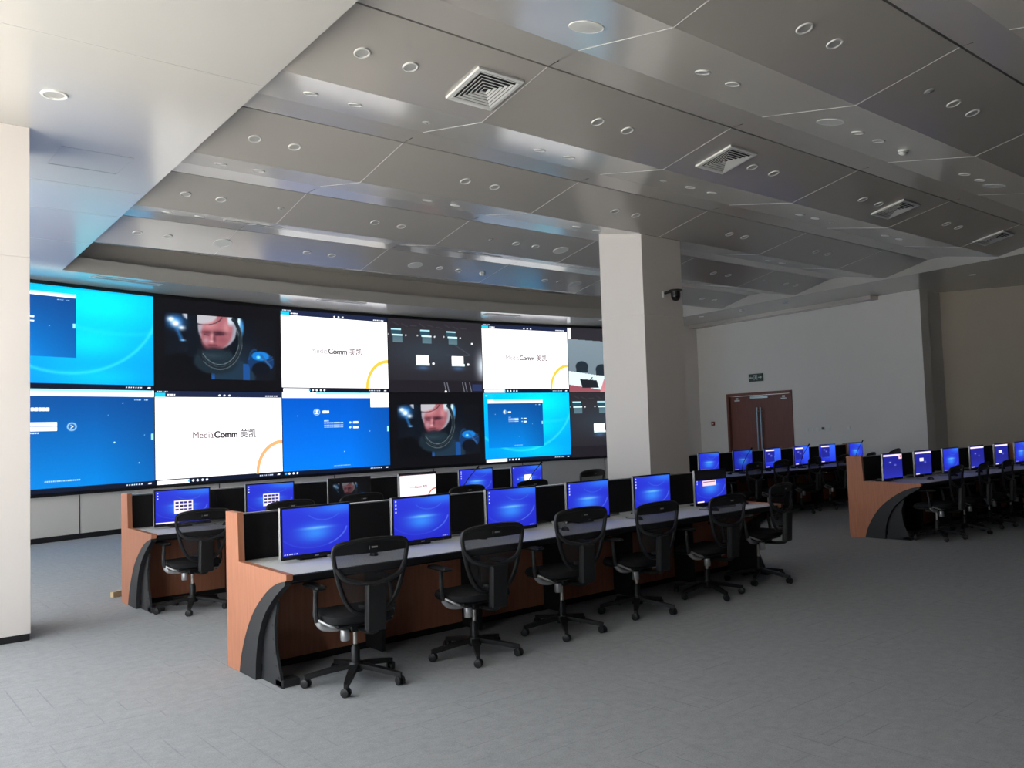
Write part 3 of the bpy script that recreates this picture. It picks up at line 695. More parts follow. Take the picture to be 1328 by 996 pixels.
# ================================================================== CONSOLES
PITCH, NST = 0.915, 6
DLONG = PITCH*NST + 0.10
def arc_pts(pts, x): return [(x, y, z) for y, z in pts]
OUT = [(0.02, 0.721), (0.135, 0.695), (0.27, 0.641), (0.42, 0.548), (0.55, 0.442), (0.66, 0.309), (0.755, 0.14), (0.80, 0.0)]
INN = [(0.02, 0.698), (0.12, 0.640), (0.22, 0.575), (0.36, 0.456), (0.455, 0.309), (0.50, 0.168), (0.515, 0.06), (0.52, 0.0)]
OUTS = [(v.x, v.y) for v in catmull([(a, b, 0) for a, b in OUT], 4)]; INNS = [(v.x, v.y) for v in catmull([(a, b, 0) for a, b in INN], 4)]
def make_desk(x, y, label):
    """local frame: x along the row from its near end, y=0 front edge, y=1.02 back"""
    r = empty('console_desk', (x, y, 0), label=label, cat='desk', group='operator consoles')
    for xe, s in ((0.0, 1), (DLONG-0.045, -1)):
        # wooden end panel with the curved cut-out
        mb = MB(); poly = [(1.02, 0), (1.02, 1.115), (0.80, 1.115), (0.785, 0.772), (0.0, 0.765), (0.0, 0.728)] + OUTS
        mb.prism(arc_pts(poly, xe), (0.045, 0, 0)); ep = mb.build('end_panel', M_WOOD, r)
        xb = xe+0.0 if s > 0 else xe-0.0
        br = MB(); br.ribbon(arc_pts(OUTS, xb+0.001), arc_pts(INNS, xb+0.001), (0.043, 0, 0)); br.build('curved_bracket', M_CHAR, r)
        xp = xe+0.045 if s > 0 else xe-0.02
        pp = [(0.515, 0.0), (0.50, 0.168), (0.455, 0.309), (0.36, 0.456), (0.245, 0.56), (0.30, 0.393), (0.285, 0.224), (0.19, 0.0)]
        pm = MB(); pm.prism(arc_pts(pp, xp), (0.02, 0, 0)); plate = pm.build('side_plate', M_CHAR, r)
        for (hy, hz) in ((0.325, 0.39), (0.32, 0.30), (0.30, 0.21), (0.275, 0.13), (0.245, 0.06)):
            MB().lathe([(0.009, -0.002), (0.009, 0.024)], 10, (xp, hy, hz), Matrix.Rotation(PI/2, 3, 'Y')).build('bolt_hole', M_DARKIN, plate)
        MB().bx(xp, xp+0.13, 0.19, 0.30, 0, 0.05, 0.008).build('foot', M_CHAR, r)
    x0, x1 = 0.047, DLONG-0.047
    MB().bx(x0, x1, 0.06, 0.715, 0.728, 0.752, 0.003).build('worktop', M_TOP, r)
    MB().bx(x0, x1, 0.727, 0.93, 0.728, 0.752, 0.003).build('rear_shelf', M_TOP, r)
    MB().bx(x0, x1, 0.03, 0.058, 0.705, 0.75, 0.006).build('worktop_edge', M_BLACK, r)
    MB().bx(x0, x1, 0.09, 0.86, 0.685, 0.724).build('under_frame', M_DIV, r)
    for i in range(NST):
        a, b = 0.05+PITCH*i, 0.05+PITCH*(i+1)
        MB().bx(a+0.003, b-0.003, 0.945, 0.99, 0.60, 1.082).build('divider_panel', M_DIV, r)
        MB().bx(a+0.0025, b-0.0025, 0.70, 0.725, 0.05, 0.68).build('modesty_panel', M_WOOD, r)
        if i: MB().bx(a-0.015, a+0.015, 0.45, 0.69, 0.02, 0.68).build('inner_support', M_DIV, r)
    MB().bx(x0, x1, 0.94, 0.995, 1.084, 1.094).build('divider_cap', M_ALU, r)
    MB().bx(x0, x1, 0.995, 1.015, 0.02, 0.60).build('back_panel', M_WOOD, r)
    MB().bx(x0, x1, 0.70, 0.72, 0.0, 0.05).build('kick_rail', M_DIV, r)
    return r
ROWS = {   # key: (x, y of the front edge, phrase)
    'A': (2.314, 5.12, 'the foreground console'),
    'B': (2.432, 8.33, 'the console below the video wall'),
    'C': (11.25, 8.36, 'the far console before the door'),
    'D': (11.13, 5.15, 'the right-hand console'),
}
make_desk(*ROWS['A'][:2], 'long foreground console with bright orange-brown end panel and black curved bracket')
make_desk(*ROWS['B'][:2], 'long console closest to the video wall, behind the foreground one')
make_desk(*ROWS['C'][:2], 'dim far console in front of the reddish door')
make_desk(*ROWS['D'][:2], 'console at the side with a dull brown end panel facing the aisle')

# ------------------------------------------------------------------ monitors
MW, MH, NX, NY = 0.56, 0.372, 132, 84
SW, SH = 0.528, 0.330
def mon_base(c, bright=1.0):
    c.vgrad(0, 0, 1, 1, (44*bright, 56*bright, 214*bright), (34*bright, 40*bright, 196*bright))
    c.glow(0.48, 0.56, 0.26, 0.20, (58*bright, 150*bright, 250*bright), 0.85); c.glow(0.50, 0.46, 0.20, 0.03, (120*bright, 200*bright, 255*bright), 0.8); c.glow(0.85, 0.05, 0.4, 0.14, (50*bright, 130*bright, 245*bright), 0.8)
    c.ring(0.45, 0.42, 0.52, 0.46, 0.012, (120*bright, 170*bright, 255*bright), 0.7, 0.15, 1.1, 0.012); c.ring(0.45, 0.42, 0.52, 0.46, 0.010, (84*bright, 120*bright, 240*bright), 0.5, 1.1, 2.6, 0.012); c.ring(0.62, -0.1, 0.32, 0.40, 0.010, (90*bright, 150*bright, 250*bright), 0.6, 0.8, 2.4, 0.01)
def icons(c, n=5):
    for i in range(n): c.rect(0.025, 0.04+0.085*i, 0.048, 0.075+0.085*i, (205, 215, 250))
def mtask(c):
    for i in range(6): c.ell(0.03+0.035*i, 0.972, 0.010, 0.012, (210, 215, 245), soft=0.2)
def mwin(c, x0, y0, x1, y1):
    c.rect(x0, y0, x1, y1, (34, 38, 150)); c.rect(x0, y0, x1, y0+0.075, (238, 222, 238)); c.glow(x0+(x1-x0)*0.35, y0+(y1-y0)*0.35, 0.06, 0.03, (170, 180, 240), 0.9); c.glow(x0+(x1-x0)*0.62, y0+(y1-y0)*0.5, 0.06, 0.05, (120, 130, 230), 0.9)
def mon_designs():
    D = {}
    c = Canvas(NX, NY); mon_base(c); mtask(c); D['plain'] = c
    c = Canvas(NX, NY); mon_base(c); icons(c, 4); c.bars(0.86, 0.972, 0.1, 0.012, 5, (200, 205, 240)); D['icons'] = c
    c = Canvas(NX, NY); mon_base(c, 0.82); mtask(c); D['dim'] = c
    c = Canvas(NX, NY); mon_base(c); icons(c, 3); c.rect(0.34, 0.32, 0.69, 0.72, (232, 222, 236))
    for r in range(3):
        for q in range(4): c.rect(0.365+q*0.08, 0.36+r*0.105, 0.425+q*0.08, 0.415+r*0.105, (36, 34, 130) if (r, q) != (1, 1) else (20, 16, 24))
    c.rect(0.0, 0.955, 0.42, 0.99, (236, 224, 228)); D['grid'] = c
    c = Canvas(NX, NY); astronaut(c); c.a *= 0.55; D['film'] = c
    c = Canvas(NX, NY); c.a[:] = (250, 232, 236); c.rect(0, 0, 1, 0.05, (40, 30, 40)); c.ring(1.0, 0.95, 0.215, 0.36, 0.05, (215, 110, 80), 1.0, -PI, -PI/2, 0.006); D['slide'] = c
    c = Canvas(NX, NY); mon_base(c); icons(c, 1); c.rect(0.40, 0.36, 0.64, 0.70, (245, 240, 250)); c.ell(0.18, 0.52, 0.02, 0.03, (150, 180, 250)); D['square'] = c
    c = Canvas(NX, NY); mon_base(c); icons(c, 5); c.rect(0, 0, 1, 0.29, (10, 9, 12)); c.rect(0.22, 0.31, 0.66, 0.47, (235, 205, 215)); c.rect(0.24, 0.345, 0.64, 0.365, (120, 80, 120)); c.rect(0.03, 0.955, 0.25, 0.995, (238, 220, 222)); D['dialog'] = c
    c = Canvas(NX, NY); mon_base(c); c.vgrad(0.62, 0.0, 1, 1, (58, 110, 250), (40, 60, 225)); mwin(c, 0.06, 0.05, 0.60, 0.72); c.rect(0.05, 0.955, 0.25, 0.995, (238, 220, 222)); D['window'] = c
    c = Canvas(NX, NY); c.a[:] = (36, 38, 138); mwin(c, 0.0, 0.03, 1.0, 0.95); c.vgrad(0, 0.5, 1, 1, (36, 38, 140), (40, 48, 170)); c.rect(0.02, 0.955, 0.25, 0.995, (226, 210, 214)); D['page'] = c
    c = Canvas(NX, NY); c.a[:] = (36, 38, 138); mwin(c, 0.0, 0.03, 1.0, 0.95); c.vgrad(0, 0.5, 1, 1, (36, 38, 140), (44, 50, 176)); c.rect(0.82, 0.03, 1.0, 0.24, (236, 205, 214)); c.rect(0.88, 0.09, 0.95, 0.18, (210, 120, 140)); D['pagebox'] = c
    c = Canvas(NX, NY); c.a[:] = (34, 36, 130); mwin(c, 0.0, 0.03, 1.0, 0.95); c.rect(0.28, 0.30, 0.52, 0.44, (215, 215, 240)); c.vgrad(0, 0.55, 1, 1, (34, 36, 132), (40, 48, 165)); c.rect(0.02, 0.955, 0.25, 0.995, (226, 210, 214)); D['pagenote'] = c
    return {k: v.mesh('monitor_screen', M_SCRM, SW, SH) for k, v in D.items()}
MDES = mon_designs()
mbm = {
    'housing': MB().box((0, 0.012, 0), (MW, 0.022, MH), bevel=0.003).mesh('housing', M_BLACK),
    'rim': None,
    'back': MB().box((0, 0.04, 0.0), (MW*0.66, 0.04, MH*0.62), bevel=0.012).mesh('back_cover', M_BLACK),
    'neck': MB().box((0, 0.075, -0.10), (0.07, 0.025, 0.26), bevel=0.005).mesh('stand_neck', M_SILV),
    'foot': MB().box((0, 0.13, -0.1), (0.22, 0.17, 0.014), bevel=0.006).mesh('stand_base', M_BLACK),
    'side': MB().box((0, 0, 0), (0.006, 0.024, MH-0.004), bevel=0.002).mesh('side_trim', M_SILV),
    'badge': MB().box((0, 0, 0), (0.030, 0.003, 0.008)).mesh('maker_badge', M_SILV),
}
def monitor(x, y, z, rz, key, label, group):
    r = empty('monitor', (x, y, 0.752), rz, label, 'monitor', group)   # base at desk level
    dz = MH/2+0.020
    h = link('housing', mbm['housing'], r, (0, 0, dz))
    scr = link('screen', MDES[key], r, (0, -0.0012, dz+0.008))
    link('side_trim', mbm['side'], h, (-MW/2-0.001, 0.012, 0)); link('maker_badge', mbm['badge'], h, (0, -0.0005, -MH/2+0.011))
    link('back_cover', mbm['back'], r, (0, 0, dz)); link('stand_neck', mbm['neck'], r, (0, 0, dz-0.02))
    link('stand_base', mbm['foot'], r, (0, 0, 0.107))
    return r, scr
MON = {
 'A': (5.665, 0.967, [(2.80, 'plain', .02), (3.715, 'icons', 0), (4.64, 'icons', -.02), (5.567, 'icons', .0), (6.466, 'icons', .0), (7.41, 'dialog', .02)]),
 'B': (8.872, 0.972, [(2.90, 'grid', -.06), (3.845, 'grid', -.02), (4.82, 'film', 0), (5.765, 'slide', 0), (6.675, 'icons', 0), (7.555, 'square', 0)]),
 'C': (8.90, 0.972, [(11.62, 'plain', 0), (12.58, 'dim', 0), (13.49, 'window', 0.03), (14.45, 'window', .04), (15.38, 'window', -.02), (16.46, 'plain', 0)]),
 'D': (5.70, 0.962, [(11.52, 'pagebox', 0), (12.43, 'pagenote', 0.02), (13.36, 'plain', 0), (14.31, 'page', .02), (15.27, 'pagenote', 0), (16.12, 'plain', 0)]),
}
DESC = {'plain': 'plain blue desktop', 'icons': 'blue desktop and icons', 'grid': 'white thumbnail window', 'film': 'dark astronaut picture', 'slide': 'white title slide', 'square': 'white square on blue',
        'dialog': 'black band above blue desktop', 'dim': 'dim blue desktop', 'window': 'half-width window on blue', 'page': 'dark blue page', 'pagebox': 'dark blue page with pale corner box', 'pagenote': 'dark blue page and pale note'}
for rk, (y, z, lst) in MON.items():
    for i, (x, key, rz) in enumerate(lst):
        o, scr = monitor(x, y, z, rz, key, 'black monitor showing %s, %s along %s' % (DESC[key], ORD[i], ROWS[rk][2]), 'monitors on '+ROWS[rk][2])
        if key == 'slide': logo_parts(scr, 0.0, 0.0, 0.27, (M_TXT_P, M_TXT_L, M_TXT_L), -0.002)

# ------------------------------------------------------------------ keyboards and mice
kb_base = MB().box((0, 0, 0.009), (0.43, 0.14, 0.016), bevel=0.004).mesh('keyboard_case', M_GREY)
kbk = MB()
for rr in range(5):
    for q in range(15): kbk.box((-0.196+q*0.028, -0.052+rr*0.026, 0.0195), (0.023, 0.021, 0.006))
kb_keys = kbk.mesh('keys', M_CHAR)
def keyboard(x, y, z, rz, label, group):
    k = link('keyboard', kb_base, None, (x, y, z), (0, 0, rz)); tag(k, label, 'keyboard', group)
    tag(link('keys', kb_keys, k), kind='stuff'); return k
mm = MB(); mm.bm.from_mesh(bpy.data.meshes.new('tmp')) if False else None
def mouse_mesh():
    b = MB(); rings = []
    for i in range(7):
        t = i/6; z = 0.034*math.sin(t*PI/2); s = math.cos(t*PI/2*0.92)
        rings.append([b.bm.verts.new((0.031*s*math.cos(a), 0.055*s*math.sin(a)-0.004*t, z)) for a in [2*PI*k/16 for k in range(16)]])
    for A, B in zip(rings, rings[1:]):
        for k in range(16): b.bm.faces.new((A[k], A[(k+1) % 16], B[(k+1) % 16], B[k]))
    b.bm.faces.new(list(reversed(rings[0]))); b.bm.faces.new(rings[-1])
    return b.mesh('mouse_shell', M_BLACK, True)
ms_mesh = mouse_mesh(); wheel = MB().lathe([(0.006, -0.003), (0.006, 0.003)], 10, (0, 0.026, 0.026), Matrix.Rotation(PI/2, 3, 'Y')).mesh('scroll_wheel', M_GREY)
cord_m = MB().tube(catmull([(0, 0.05, 0.01), (0.0, 0.11, 0.004), (-0.04, 0.18, 0.004), (0.03, 0.26, 0.004)], 5), 0.0022, 6).mesh('cord', M_BLACK)
def mouse(x, y, z, rz, label, group):
    k = link('computer_mouse', ms_mesh, None, (x, y, z), (0, 0, rz)); tag(k, label, 'mouse', group)
    link('scroll_wheel', wheel, k); link('cord', cord_m, k); return k
for rk in 'ABCD':
    X0, Y0, ph = ROWS[rk]
    for i, (x, key, rz) in enumerate(MON[rk][2]):
        keyboard(x+0.44 if i < 5 else x-0.1, Y0+(0.84 if i < 5 else 0.38), 0.752, random.uniform(-.05, .05), 'slim grey keyboard %s along %s' % (ORD[i], ph), 'keyboards on '+ph)
        mx_, my_ = x+random.uniform(0.36, 0.44), Y0+random.uniform(0.30, 0.42)
        if rk == 'A' and i == 1: mx_, my_ = 4.237, 5.57
        if rk == 'A' and i == 4: mx_, my_ = 7.038, 5.35
        if rk == 'A' and i == 5: mx_, my_ = 7.76, 5.50
        if rk == 'D' and i == 0: mx_, my_ = 12.03, 5.43
        mouse(mx_, my_, 0.752, random.uniform(-.5, .3), 'black corded mouse %s along %s' % (ORD[i], ph), 'mice on '+ph)

# ------------------------------------------------------------------ gooseneck microphones
def microphone(x, y, label, lean=1.0):
    r = empty('gooseneck_microphone', (x, y, 0.752), 0, label, 'microphone', 'gooseneck microphones on the consoles')
    MB().box((0, 0, 0.018), (0.10, 0.13, 0.036), bevel=0.008).build('base', M_BLACK, r)
    pts = catmull([(0, 0.02, 0.03), (0.02*lean, 0.02, 0.14), (0.12*lean, 0.01, 0.28), (0.25*lean, 0.0, 0.40)], 6)
    MB().tube(pts, 0.005, 8).build('gooseneck', M_BLACK, r, smooth=True)
    MB().tube([(0.25*lean, 0, 0.40), (0.255*lean, 0, 0.405), (0.285*lean, 0, 0.43), (0.29*lean, 0, 0.434)], [0.006, 0.012, 0.013, 0.007], 10).build('windscreen', M_BLACK2, r, smooth=True)
microphone(6.24, 8.62, 'black gooseneck microphone before the fifth monitor below the video wall')
microphone(7.32, 8.62, 'black gooseneck microphone before the white-square monitor below the video wall')
microphone(12.22, 8.66, 'black gooseneck microphone before the dim blue monitor of the far console')
microphone(14.04, 8.66, 'black gooseneck microphone at the middle of the far console')
microphone(16.02, 8.66, 'black gooseneck microphone at the end of the far console')

# ================================================================== CHAIRS
def by(x, z):     # y of the curved, reclined back surface
    return -0.235 - (z-0.5)*0.10 - 0.035*(1-(x/0.262)**2)
def make_chair():
    r = empty('mesh_office_chair', (0, 0, 0), 0, 'x', 'chair', 'mesh office chairs')
    # seat cushion
    b = MB(); rings = []
    for (k, z) in ((0.90, 0.425), (0.99, 0.435), (1.0, 0.455), (0.97, 0.475), (0.86, 0.488), (0.5, 0.492)):
        ring = []
        for q in range(28):
            a = 2*PI*q/28; ca, sa = math.cos(a), math.sin(a); e = 0.55
            x = 0.245*k*math.copysign(abs(ca)**e, ca); y = 0.02+0.235*k*math.copysign(abs(sa)**e, sa)
            ring.append(b.bm.verts.new((x, y, z - (0.03 if y > 0.17 else 0)*max(0, (y-0.17)/0.09))))
        rings.append(ring)
    for A, B in zip(rings, rings[1:]):
        for k in range(28): b.bm.faces.new((A[k], A[(k+1) % 28], B[(k+1) % 28], B[k]))
    b.bm.faces.new(list(reversed(rings[0]))); b.bm.faces.new(rings[-1])
    b.build('seat', M_BLACK2, r, smooth=True)
    MB().box((0, 0.02, 0.415), (0.40, 0.38, 0.025), bevel=0.01).build('seat_pan', M_BLACK, r)
    # back: frame loop, mesh, head band
    half = [(0.0, 0.500), (0.095, 0.512), (0.158, 0.56), (0.200, 0.64), (0.230, 0.74), (0.252, 0.84), (0.258, 0.905), (0.242, 0.942), (0.17, 0.962), (0.0, 0.972)]
    loop = half + [(-x, z) for x, z in reversed(half[1:-1])]
    pts = catmull([(x, by(x, z), z) for x, z in loop], 4, closed=True)
    MB().tube(pts, 0.0155, 8, closed=True, up=(0, 1, 0)).build('back_frame', M_BLACK, r, smooth=True)
    hz = [p for p in catmull([(x, 0, z) for x, z in half], 5)]
    def width(z):
        best = 0.01
        for p, q in zip(hz, hz[1:]):
            if min(p.z, q.z) <= z <= max(p.z, q.z):
                t = (z-p.z)/(q.z-p.z) if abs(q.z-p.z) > 1e-6 else 0; best = max(best, p.x+(q.x-p.x)*t)
        return best
    def sheet(z0, z1, n, dy=0.0):
        b = MB(); prev = None
        for i in range(n+1):
            z = z0+(z1-z0)*i/n; w = width(z); row = [b.bm.verts.new((w*u, by(w*u, z)+dy, z)) for u in (-1, -.75, -.5, -.25, 0, .25, .5, .75, 1)]
            if prev:
                for k in range(8): b.bm.faces.new((prev[k], prev[k+1], row[k+1], row[k]))
            prev = row
        return b
    sheet(0.505, 0.895, 14).build('back_mesh', M_MESH, r, smooth=True)
    hb = sheet(0.885, 0.966, 5, -0.006).build('head_band', M_BLACK, r, smooth=True)
    MB().box((0, by(0, 0.922)-0.014, 0.922), (0.075, 0.010, 0.030), bevel=0.004).build('badge_holder', M_BLACK, hb)
    MB().box((0, by(0, 0.922)-0.0195, 0.924), (0.040, 0.003, 0.010)).build('badge', M_SILV, hb)
    # lumbar hoop and spine
    lum = catmull([(-0.241, by(0.241, 0.80)-0.004, 0.80), (-0.19, by(0.19, 0.735)-0.02, 0.735), (-0.08, by(0.08, 0.70)-0.028, 0.70), (0, by(0, 0.692)-0.03, 0.692), (0.08, by(0.08, 0.70)-0.028, 0.70), (0.19, by(0.19, 0.735)-0.02, 0.735), (0.241, by(0.241, 0.80)-0.004, 0.80)], 5)
    MB().tube(lum, 0.016, 8, up=(0, 1, 0)).build('lumbar_hoop', M_CHAIRG, r, smooth=True)
    sp = MB(); sp.box((0, -0.325, 0.545), (0.135, 0.055, 0.30), rot=Matrix.Rotation(0.06, 3, 'X'), bevel=0.010); sp.build('spine', M_BLACK, r)
    MB().tube([(-0.066, -0.345, 0.69), (-0.066, -0.325, 0.42)], 0.007, 6).build('spine_edge', M_CHAIRG, r)
    MB().tube([(0.066, -0.345, 0.69), (0.066, -0.325, 0.42)], 0.007, 6).build('spine_edge', M_CHAIRG, r)
    MB().tube(catmull([(-0.10, -0.285, 0.555), (-0.05, -0.30, 0.55), (0.05, -0.30, 0.55), (0.10, -0.285, 0.555)], 4), 0.012, 8).build('lumbar_pad_bar', M_CHAIRG, r, smooth=True)
    MB().tube(catmull([(0, -0.315, 0.43), (0, -0.29, 0.385), (0, -0.20, 0.372), (0, -0.08, 0.375)], 5), [0.035]*16, 8, flat=0.5).build('spine_bracket', M_BLACK, r, smooth=True)
    # mechanism, lever, adjustment drum
    mc = MB().box((0, 0.0, 0.382), (0.17, 0.24, 0.055), bevel=0.012).build('mechanism', M_BLACK, r)
    MB().tube([(0.06, 0.05, 0.375), (0.20, 0.06, 0.37), (0.27, 0.07, 0.355)], [0.006, 0.006, 0.011], 8).build('lever', M_BLACK, mc)
    MB().lathe([(0.028, -0.035), (0.030, -0.03), (0.030, 0.03), (0.028, 0.035)], 16, (-0.115, -0.10, 0.345)).build('adjustment_drum', M_WHITE if False else M_SILV, mc, smooth=True)
    # arms
    for s in (-1, 1):
        br = catmull([(s*0.07, -0.04, 0.395), (s*0.16, -0.05, 0.385), (s*0.24, -0.04, 0.40), (s*0.272, -0.02, 0.44)], 5)
        a = MB().tube(br, 0.014, 8, flat=1.5).build('arm_bracket', M_SILV, r, smooth=True)
        MB().tube(catmull([(s*0.10, -0.10, 0.40), (s*0.20, -0.12, 0.41), (s*0.268, -0.04, 0.45)], 4), 0.009, 8).build('arm_brace', M_SILV, a, smooth=True)
        po = MB().tube(catmull([(s*0.272, -0.02, 0.435), (s*0.278, -0.012, 0.50), (s*0.272, 0.0, 0.58), (s*0.268, 0.01, 0.645)], 4), [0.018]*5+[0.016]*4+[0.014]*4, 8).build('arm_post', M_CHAIRG, r, smooth=True)
        MB().box((s*0.262, 0.035, 0.660), (0.082, 0.245, 0.026), bevel=0.012).build('arm_pad', M_BLACK, r)
    # gas lift and five-star base
    MB().lathe([(0.030, 0.11), (0.030, 0.225), (0.024, 0.235), (0.024, 0.25)], 14).build('gas_lift', M_BLACK, r, smooth=True)
    MB().lathe([(0.0145, 0.24), (0.0145, 0.37)], 12).build('piston', M_STEEL, r, smooth=True)
    MB().lathe([(0.048, 0.075), (0.052, 0.09), (0.052, 0.125), (0.04, 0.14)], 16).build('base_hub', M_BLACK, r, smooth=True)
    legm = None
    for k in range(5):
        a = 2*PI*k/5 + 0.30
        if legm is None:
            lm = MB(); lm.ribbon([(0.03, -0.027, 0.128), (0.16, -0.024, 0.112), (0.30, -0.016, 0.088), (0.335, -0.012, 0.082)], [(0.03, 0.027, 0.128), (0.16, 0.024, 0.112), (0.30, 0.016, 0.088), (0.335, 0.012, 0.082)], (0, 0, -0.03)); legm = lm.mesh('base_leg', M_BLACK)
            cw = MB()
            for s in (-1, 1): cw.lathe([(0.022, -0.009), (0.029, -0.006), (0.029, 0.006), (0.022, 0.009)], 16, (0, s*0.016, 0.029), Matrix.Rotation(PI/2, 3, 'X'))
            cwm = cw.mesh('caster', M_BLACK, True)
            ch = MB(); ch.box((0.0, 0, 0.045), (0.03, 0.012, 0.036), bevel=0.004); ch.lathe([(0.008, 0.04), (0.008, 0.075)], 8); chm = ch.mesh('caster_fork', M_BLACK)
        lg = link('base_leg', legm, r, None, (0, 0, a))
        c_ = link('caster', cwm, lg, (0.325, 0, 0), (0, 0, [0.4, 2.0, -0.7, 1.2, 2.6][k])); link('caster_fork', chm, lg, (0.325, 0, 0))
    return r
chair0 = make_chair(); first = [True]
def chair(x, y, rz, label, spin=0.0, dz=0.0):
    if first[0]: c = chair0; first[0] = False
    else: c = copy_tree(chair0)
    c.location = (x, y, 0); c.rotation_euler = (0, 0, rz); c['label'] = label
    for ch in c.children:
        nm = ch.name.split('.')[0]
        if nm == 'base_leg': ch.rotation_euler[2] += spin
        elif nm not in ('gas_lift', 'base_hub', 'piston'): ch.location.z += dz
    return c
CH = {'A': [(2.785, 5.1, -0.08, 0.024, 0), (3.741, 5.05, -0.06, 0.109, 0), (4.665, 5.1, -0.05, 0.012, 0.035), (5.606, 5.14, -0.02, -0.254, 0), (6.6, 5.14, -0.02, 0.261, -0.01), (7.536, 5.2, 0.16, 0.587, 0.03)],
      'B': [(2.827, 8.39, 0.06, 0.128, 0), (3.7, 8.36, 0.05, -0.176, 0.02), (4.52, 8.36, 0.05, -0.001, 0.03), (5.93, 8.36, 0.05, 0.348, 0.02), (6.95, 8.36, 0.05, -0.263, 0.02), (8.42, 8.78, 0.1, 0.123, 0.06)],
      'C': [(11.70, 8.36, 0.1, -0.226, 0), (12.5, 8.38, 0.1, -0.051, 0), (13.55, 8.4, 0.15, 0.073, 0), (14.45, 8.36, 0.1, -0.226, 0), (15.45, 8.36, 0.2, 0.372, 0), (16.35, 8.38, 0.2, -0.151, 0)],
      'D': [(11.55, 5.16, 0.1, -0.313, 0), (12.36, 5.14, 0.15, 0.422, 0), (13.2, 5.14, 0.1, -0.226, 0), (14.05, 5.16, 0.15, 0.073, 0), (15, 5.14, 0.1, -0.051, 0), (15.9, 5.14, 0.1, 0.298, 0)]}
for rk, lst in CH.items():
    for i, (x, y, rz, sp_, dz) in enumerate(lst):
        chair(x, y, rz, 'black mesh office chair with hoop-braced back, %s along %s' % (ORD[i], ROWS[rk][2]), sp_, dz)
chair(17.25, 8.75, 0.2, 'black mesh office chair standing past the end of the far console', .2, 0)

# ================================================================== CEILING FITTINGS
def surf(k, s, y):
    """height and tilt of the folded ceiling at y on fold k"""
    c, l, t, n = fold(k)
    if s == 'b': m = (4.43-4.62)/(l-c); return 4.62+m*(y-c), math.atan(m)
    m = (4.62-4.43)/(t-l); return 4.43+m*(y-l), math.atan(m)
dl_ring = MB().lathe([(0.047, -0.002), (0.050, -0.008), (0.060, -0.009), (0.064, -0.004), (0.064, 0.002), (0.047, 0.002)], 24, cap=False).mesh('trim_ring', M_WHITE, True)
dl_in = MB().lathe([(0.048, -0.0035), (0.036, -0.0015), (0.020, -0.0005), (0.019, -0.0025), (0.002, -0.0025)], 20).mesh('reflector', M_LENS, True)
spk_rim = MB().lathe([(0.118, -0.004), (0.124, -0.007), (0.130, -0.004), (0.130, 0.003), (0.118, 0.003)], 32, cap=False).mesh('rim', M_WHITE, True)
spk_g = MB().lathe([(0.12, -0.002), (0.12, -0.005), (0.06, -0.007), (0.002, -0.0075)], 32).mesh('grille', mat('speaker_grille', (0.60, 0.61, 0.58), rough=0.7, bump=0.1, bscale=500), True)
smk_a = MB().lathe([(0.055, 0.002), (0.055, -0.012), (0.048, -0.02), (0.048, -0.03), (0.036, -0.046), (0.015, -0.052), (0.002, -0.052)], 24).mesh('detector_body', M_WHITE, True)
smk_b = MB().lathe([(0.0485, -0.022), (0.0495, -0.024), (0.0495, -0.027), (0.0485, -0.029)], 24, cap=False).mesh('sensor_slot', M_GREY, True)
sen_a = MB().lathe([(0.042, 0.002), (0.042, -0.005), (0.034, -0.010), (0.002, -0.011)], 20).mesh('sensor_plate', M_LENS, True)
sen_b = MB().lathe([(0.012, -0.010), (0.012, -0.016), (0.004, -0.020)], 12).mesh('sprinkler_tip', M_GREY, True)
def vent_meshes():
    fr = MB(); S = 0.24
    for (x0, x1, y0, y1) in ((-S, S, -S, -S+0.03), (-S, S, S-0.03, S), (-S, -S+0.03, -S+0.03, S-0.03), (S-0.03, S, -S+0.03, S-0.03)): fr.bx(x0, x1, y0, y1, -0.020, 0.002)
    bk = MB().bx(-S+0.01, S-0.01, -S+0.01, S-0.01, -0.0015, 0.0015)
    cones = []
    for i in range(6):
        a = 0.208-0.034*i; b_ = MB()
        o = [(-a, -a), (a, -a), (a, a), (-a, a)]; ii = a-0.017
        q = [(-ii, -ii), (ii, -ii), (ii, ii), (-ii, ii)]
        vo = [b_.bm.verts.new((x, y, -0.024)) for x, y in o]; vi = [b_.bm.verts.new((x, y, -0.017)) for x, y in q]
        vo2 = [b_.bm.verts.new((x, y, -0.021)) for x, y in o]; vi2 = [b_.bm.verts.new((x, y, -0.014)) for x, y in q]
        for k in range(4):
            b_.bm.faces.new((vo[k], vo[(k+1) % 4], vi[(k+1) % 4], vi[k])); b_.bm.faces.new((vo2[k], vi2[k], vi2[(k+1) % 4], vo2[(k+1) % 4])); b_.bm.faces.new((vo[k], vo2[k], vo2[(k+1) % 4], vo[(k+1) % 4])); b_.bm.faces.new((vi[k], vi[(k+1) % 4], vi2[(k+1) % 4], vi2[k]))
        cones.append(b_.mesh('louvre', M_WHITE))
    return fr.mesh('frame', M_WHITE), bk.mesh('backing', M_DARKIN), cones
vf, vb, vc = vent_meshes()
FOLDN = ['the ceiling fold nearest the viewer', 'the second ceiling fold', 'the third ceiling fold', 'the fourth ceiling fold', 'the fifth ceiling fold']
def place(name, k, s, x, y, label, cat, group):
    z, a = surf(k, s, y)
    o = empty(name, (x, y, z), 0, label, cat, group); o.rotation_euler = (a, 0, 0); return o
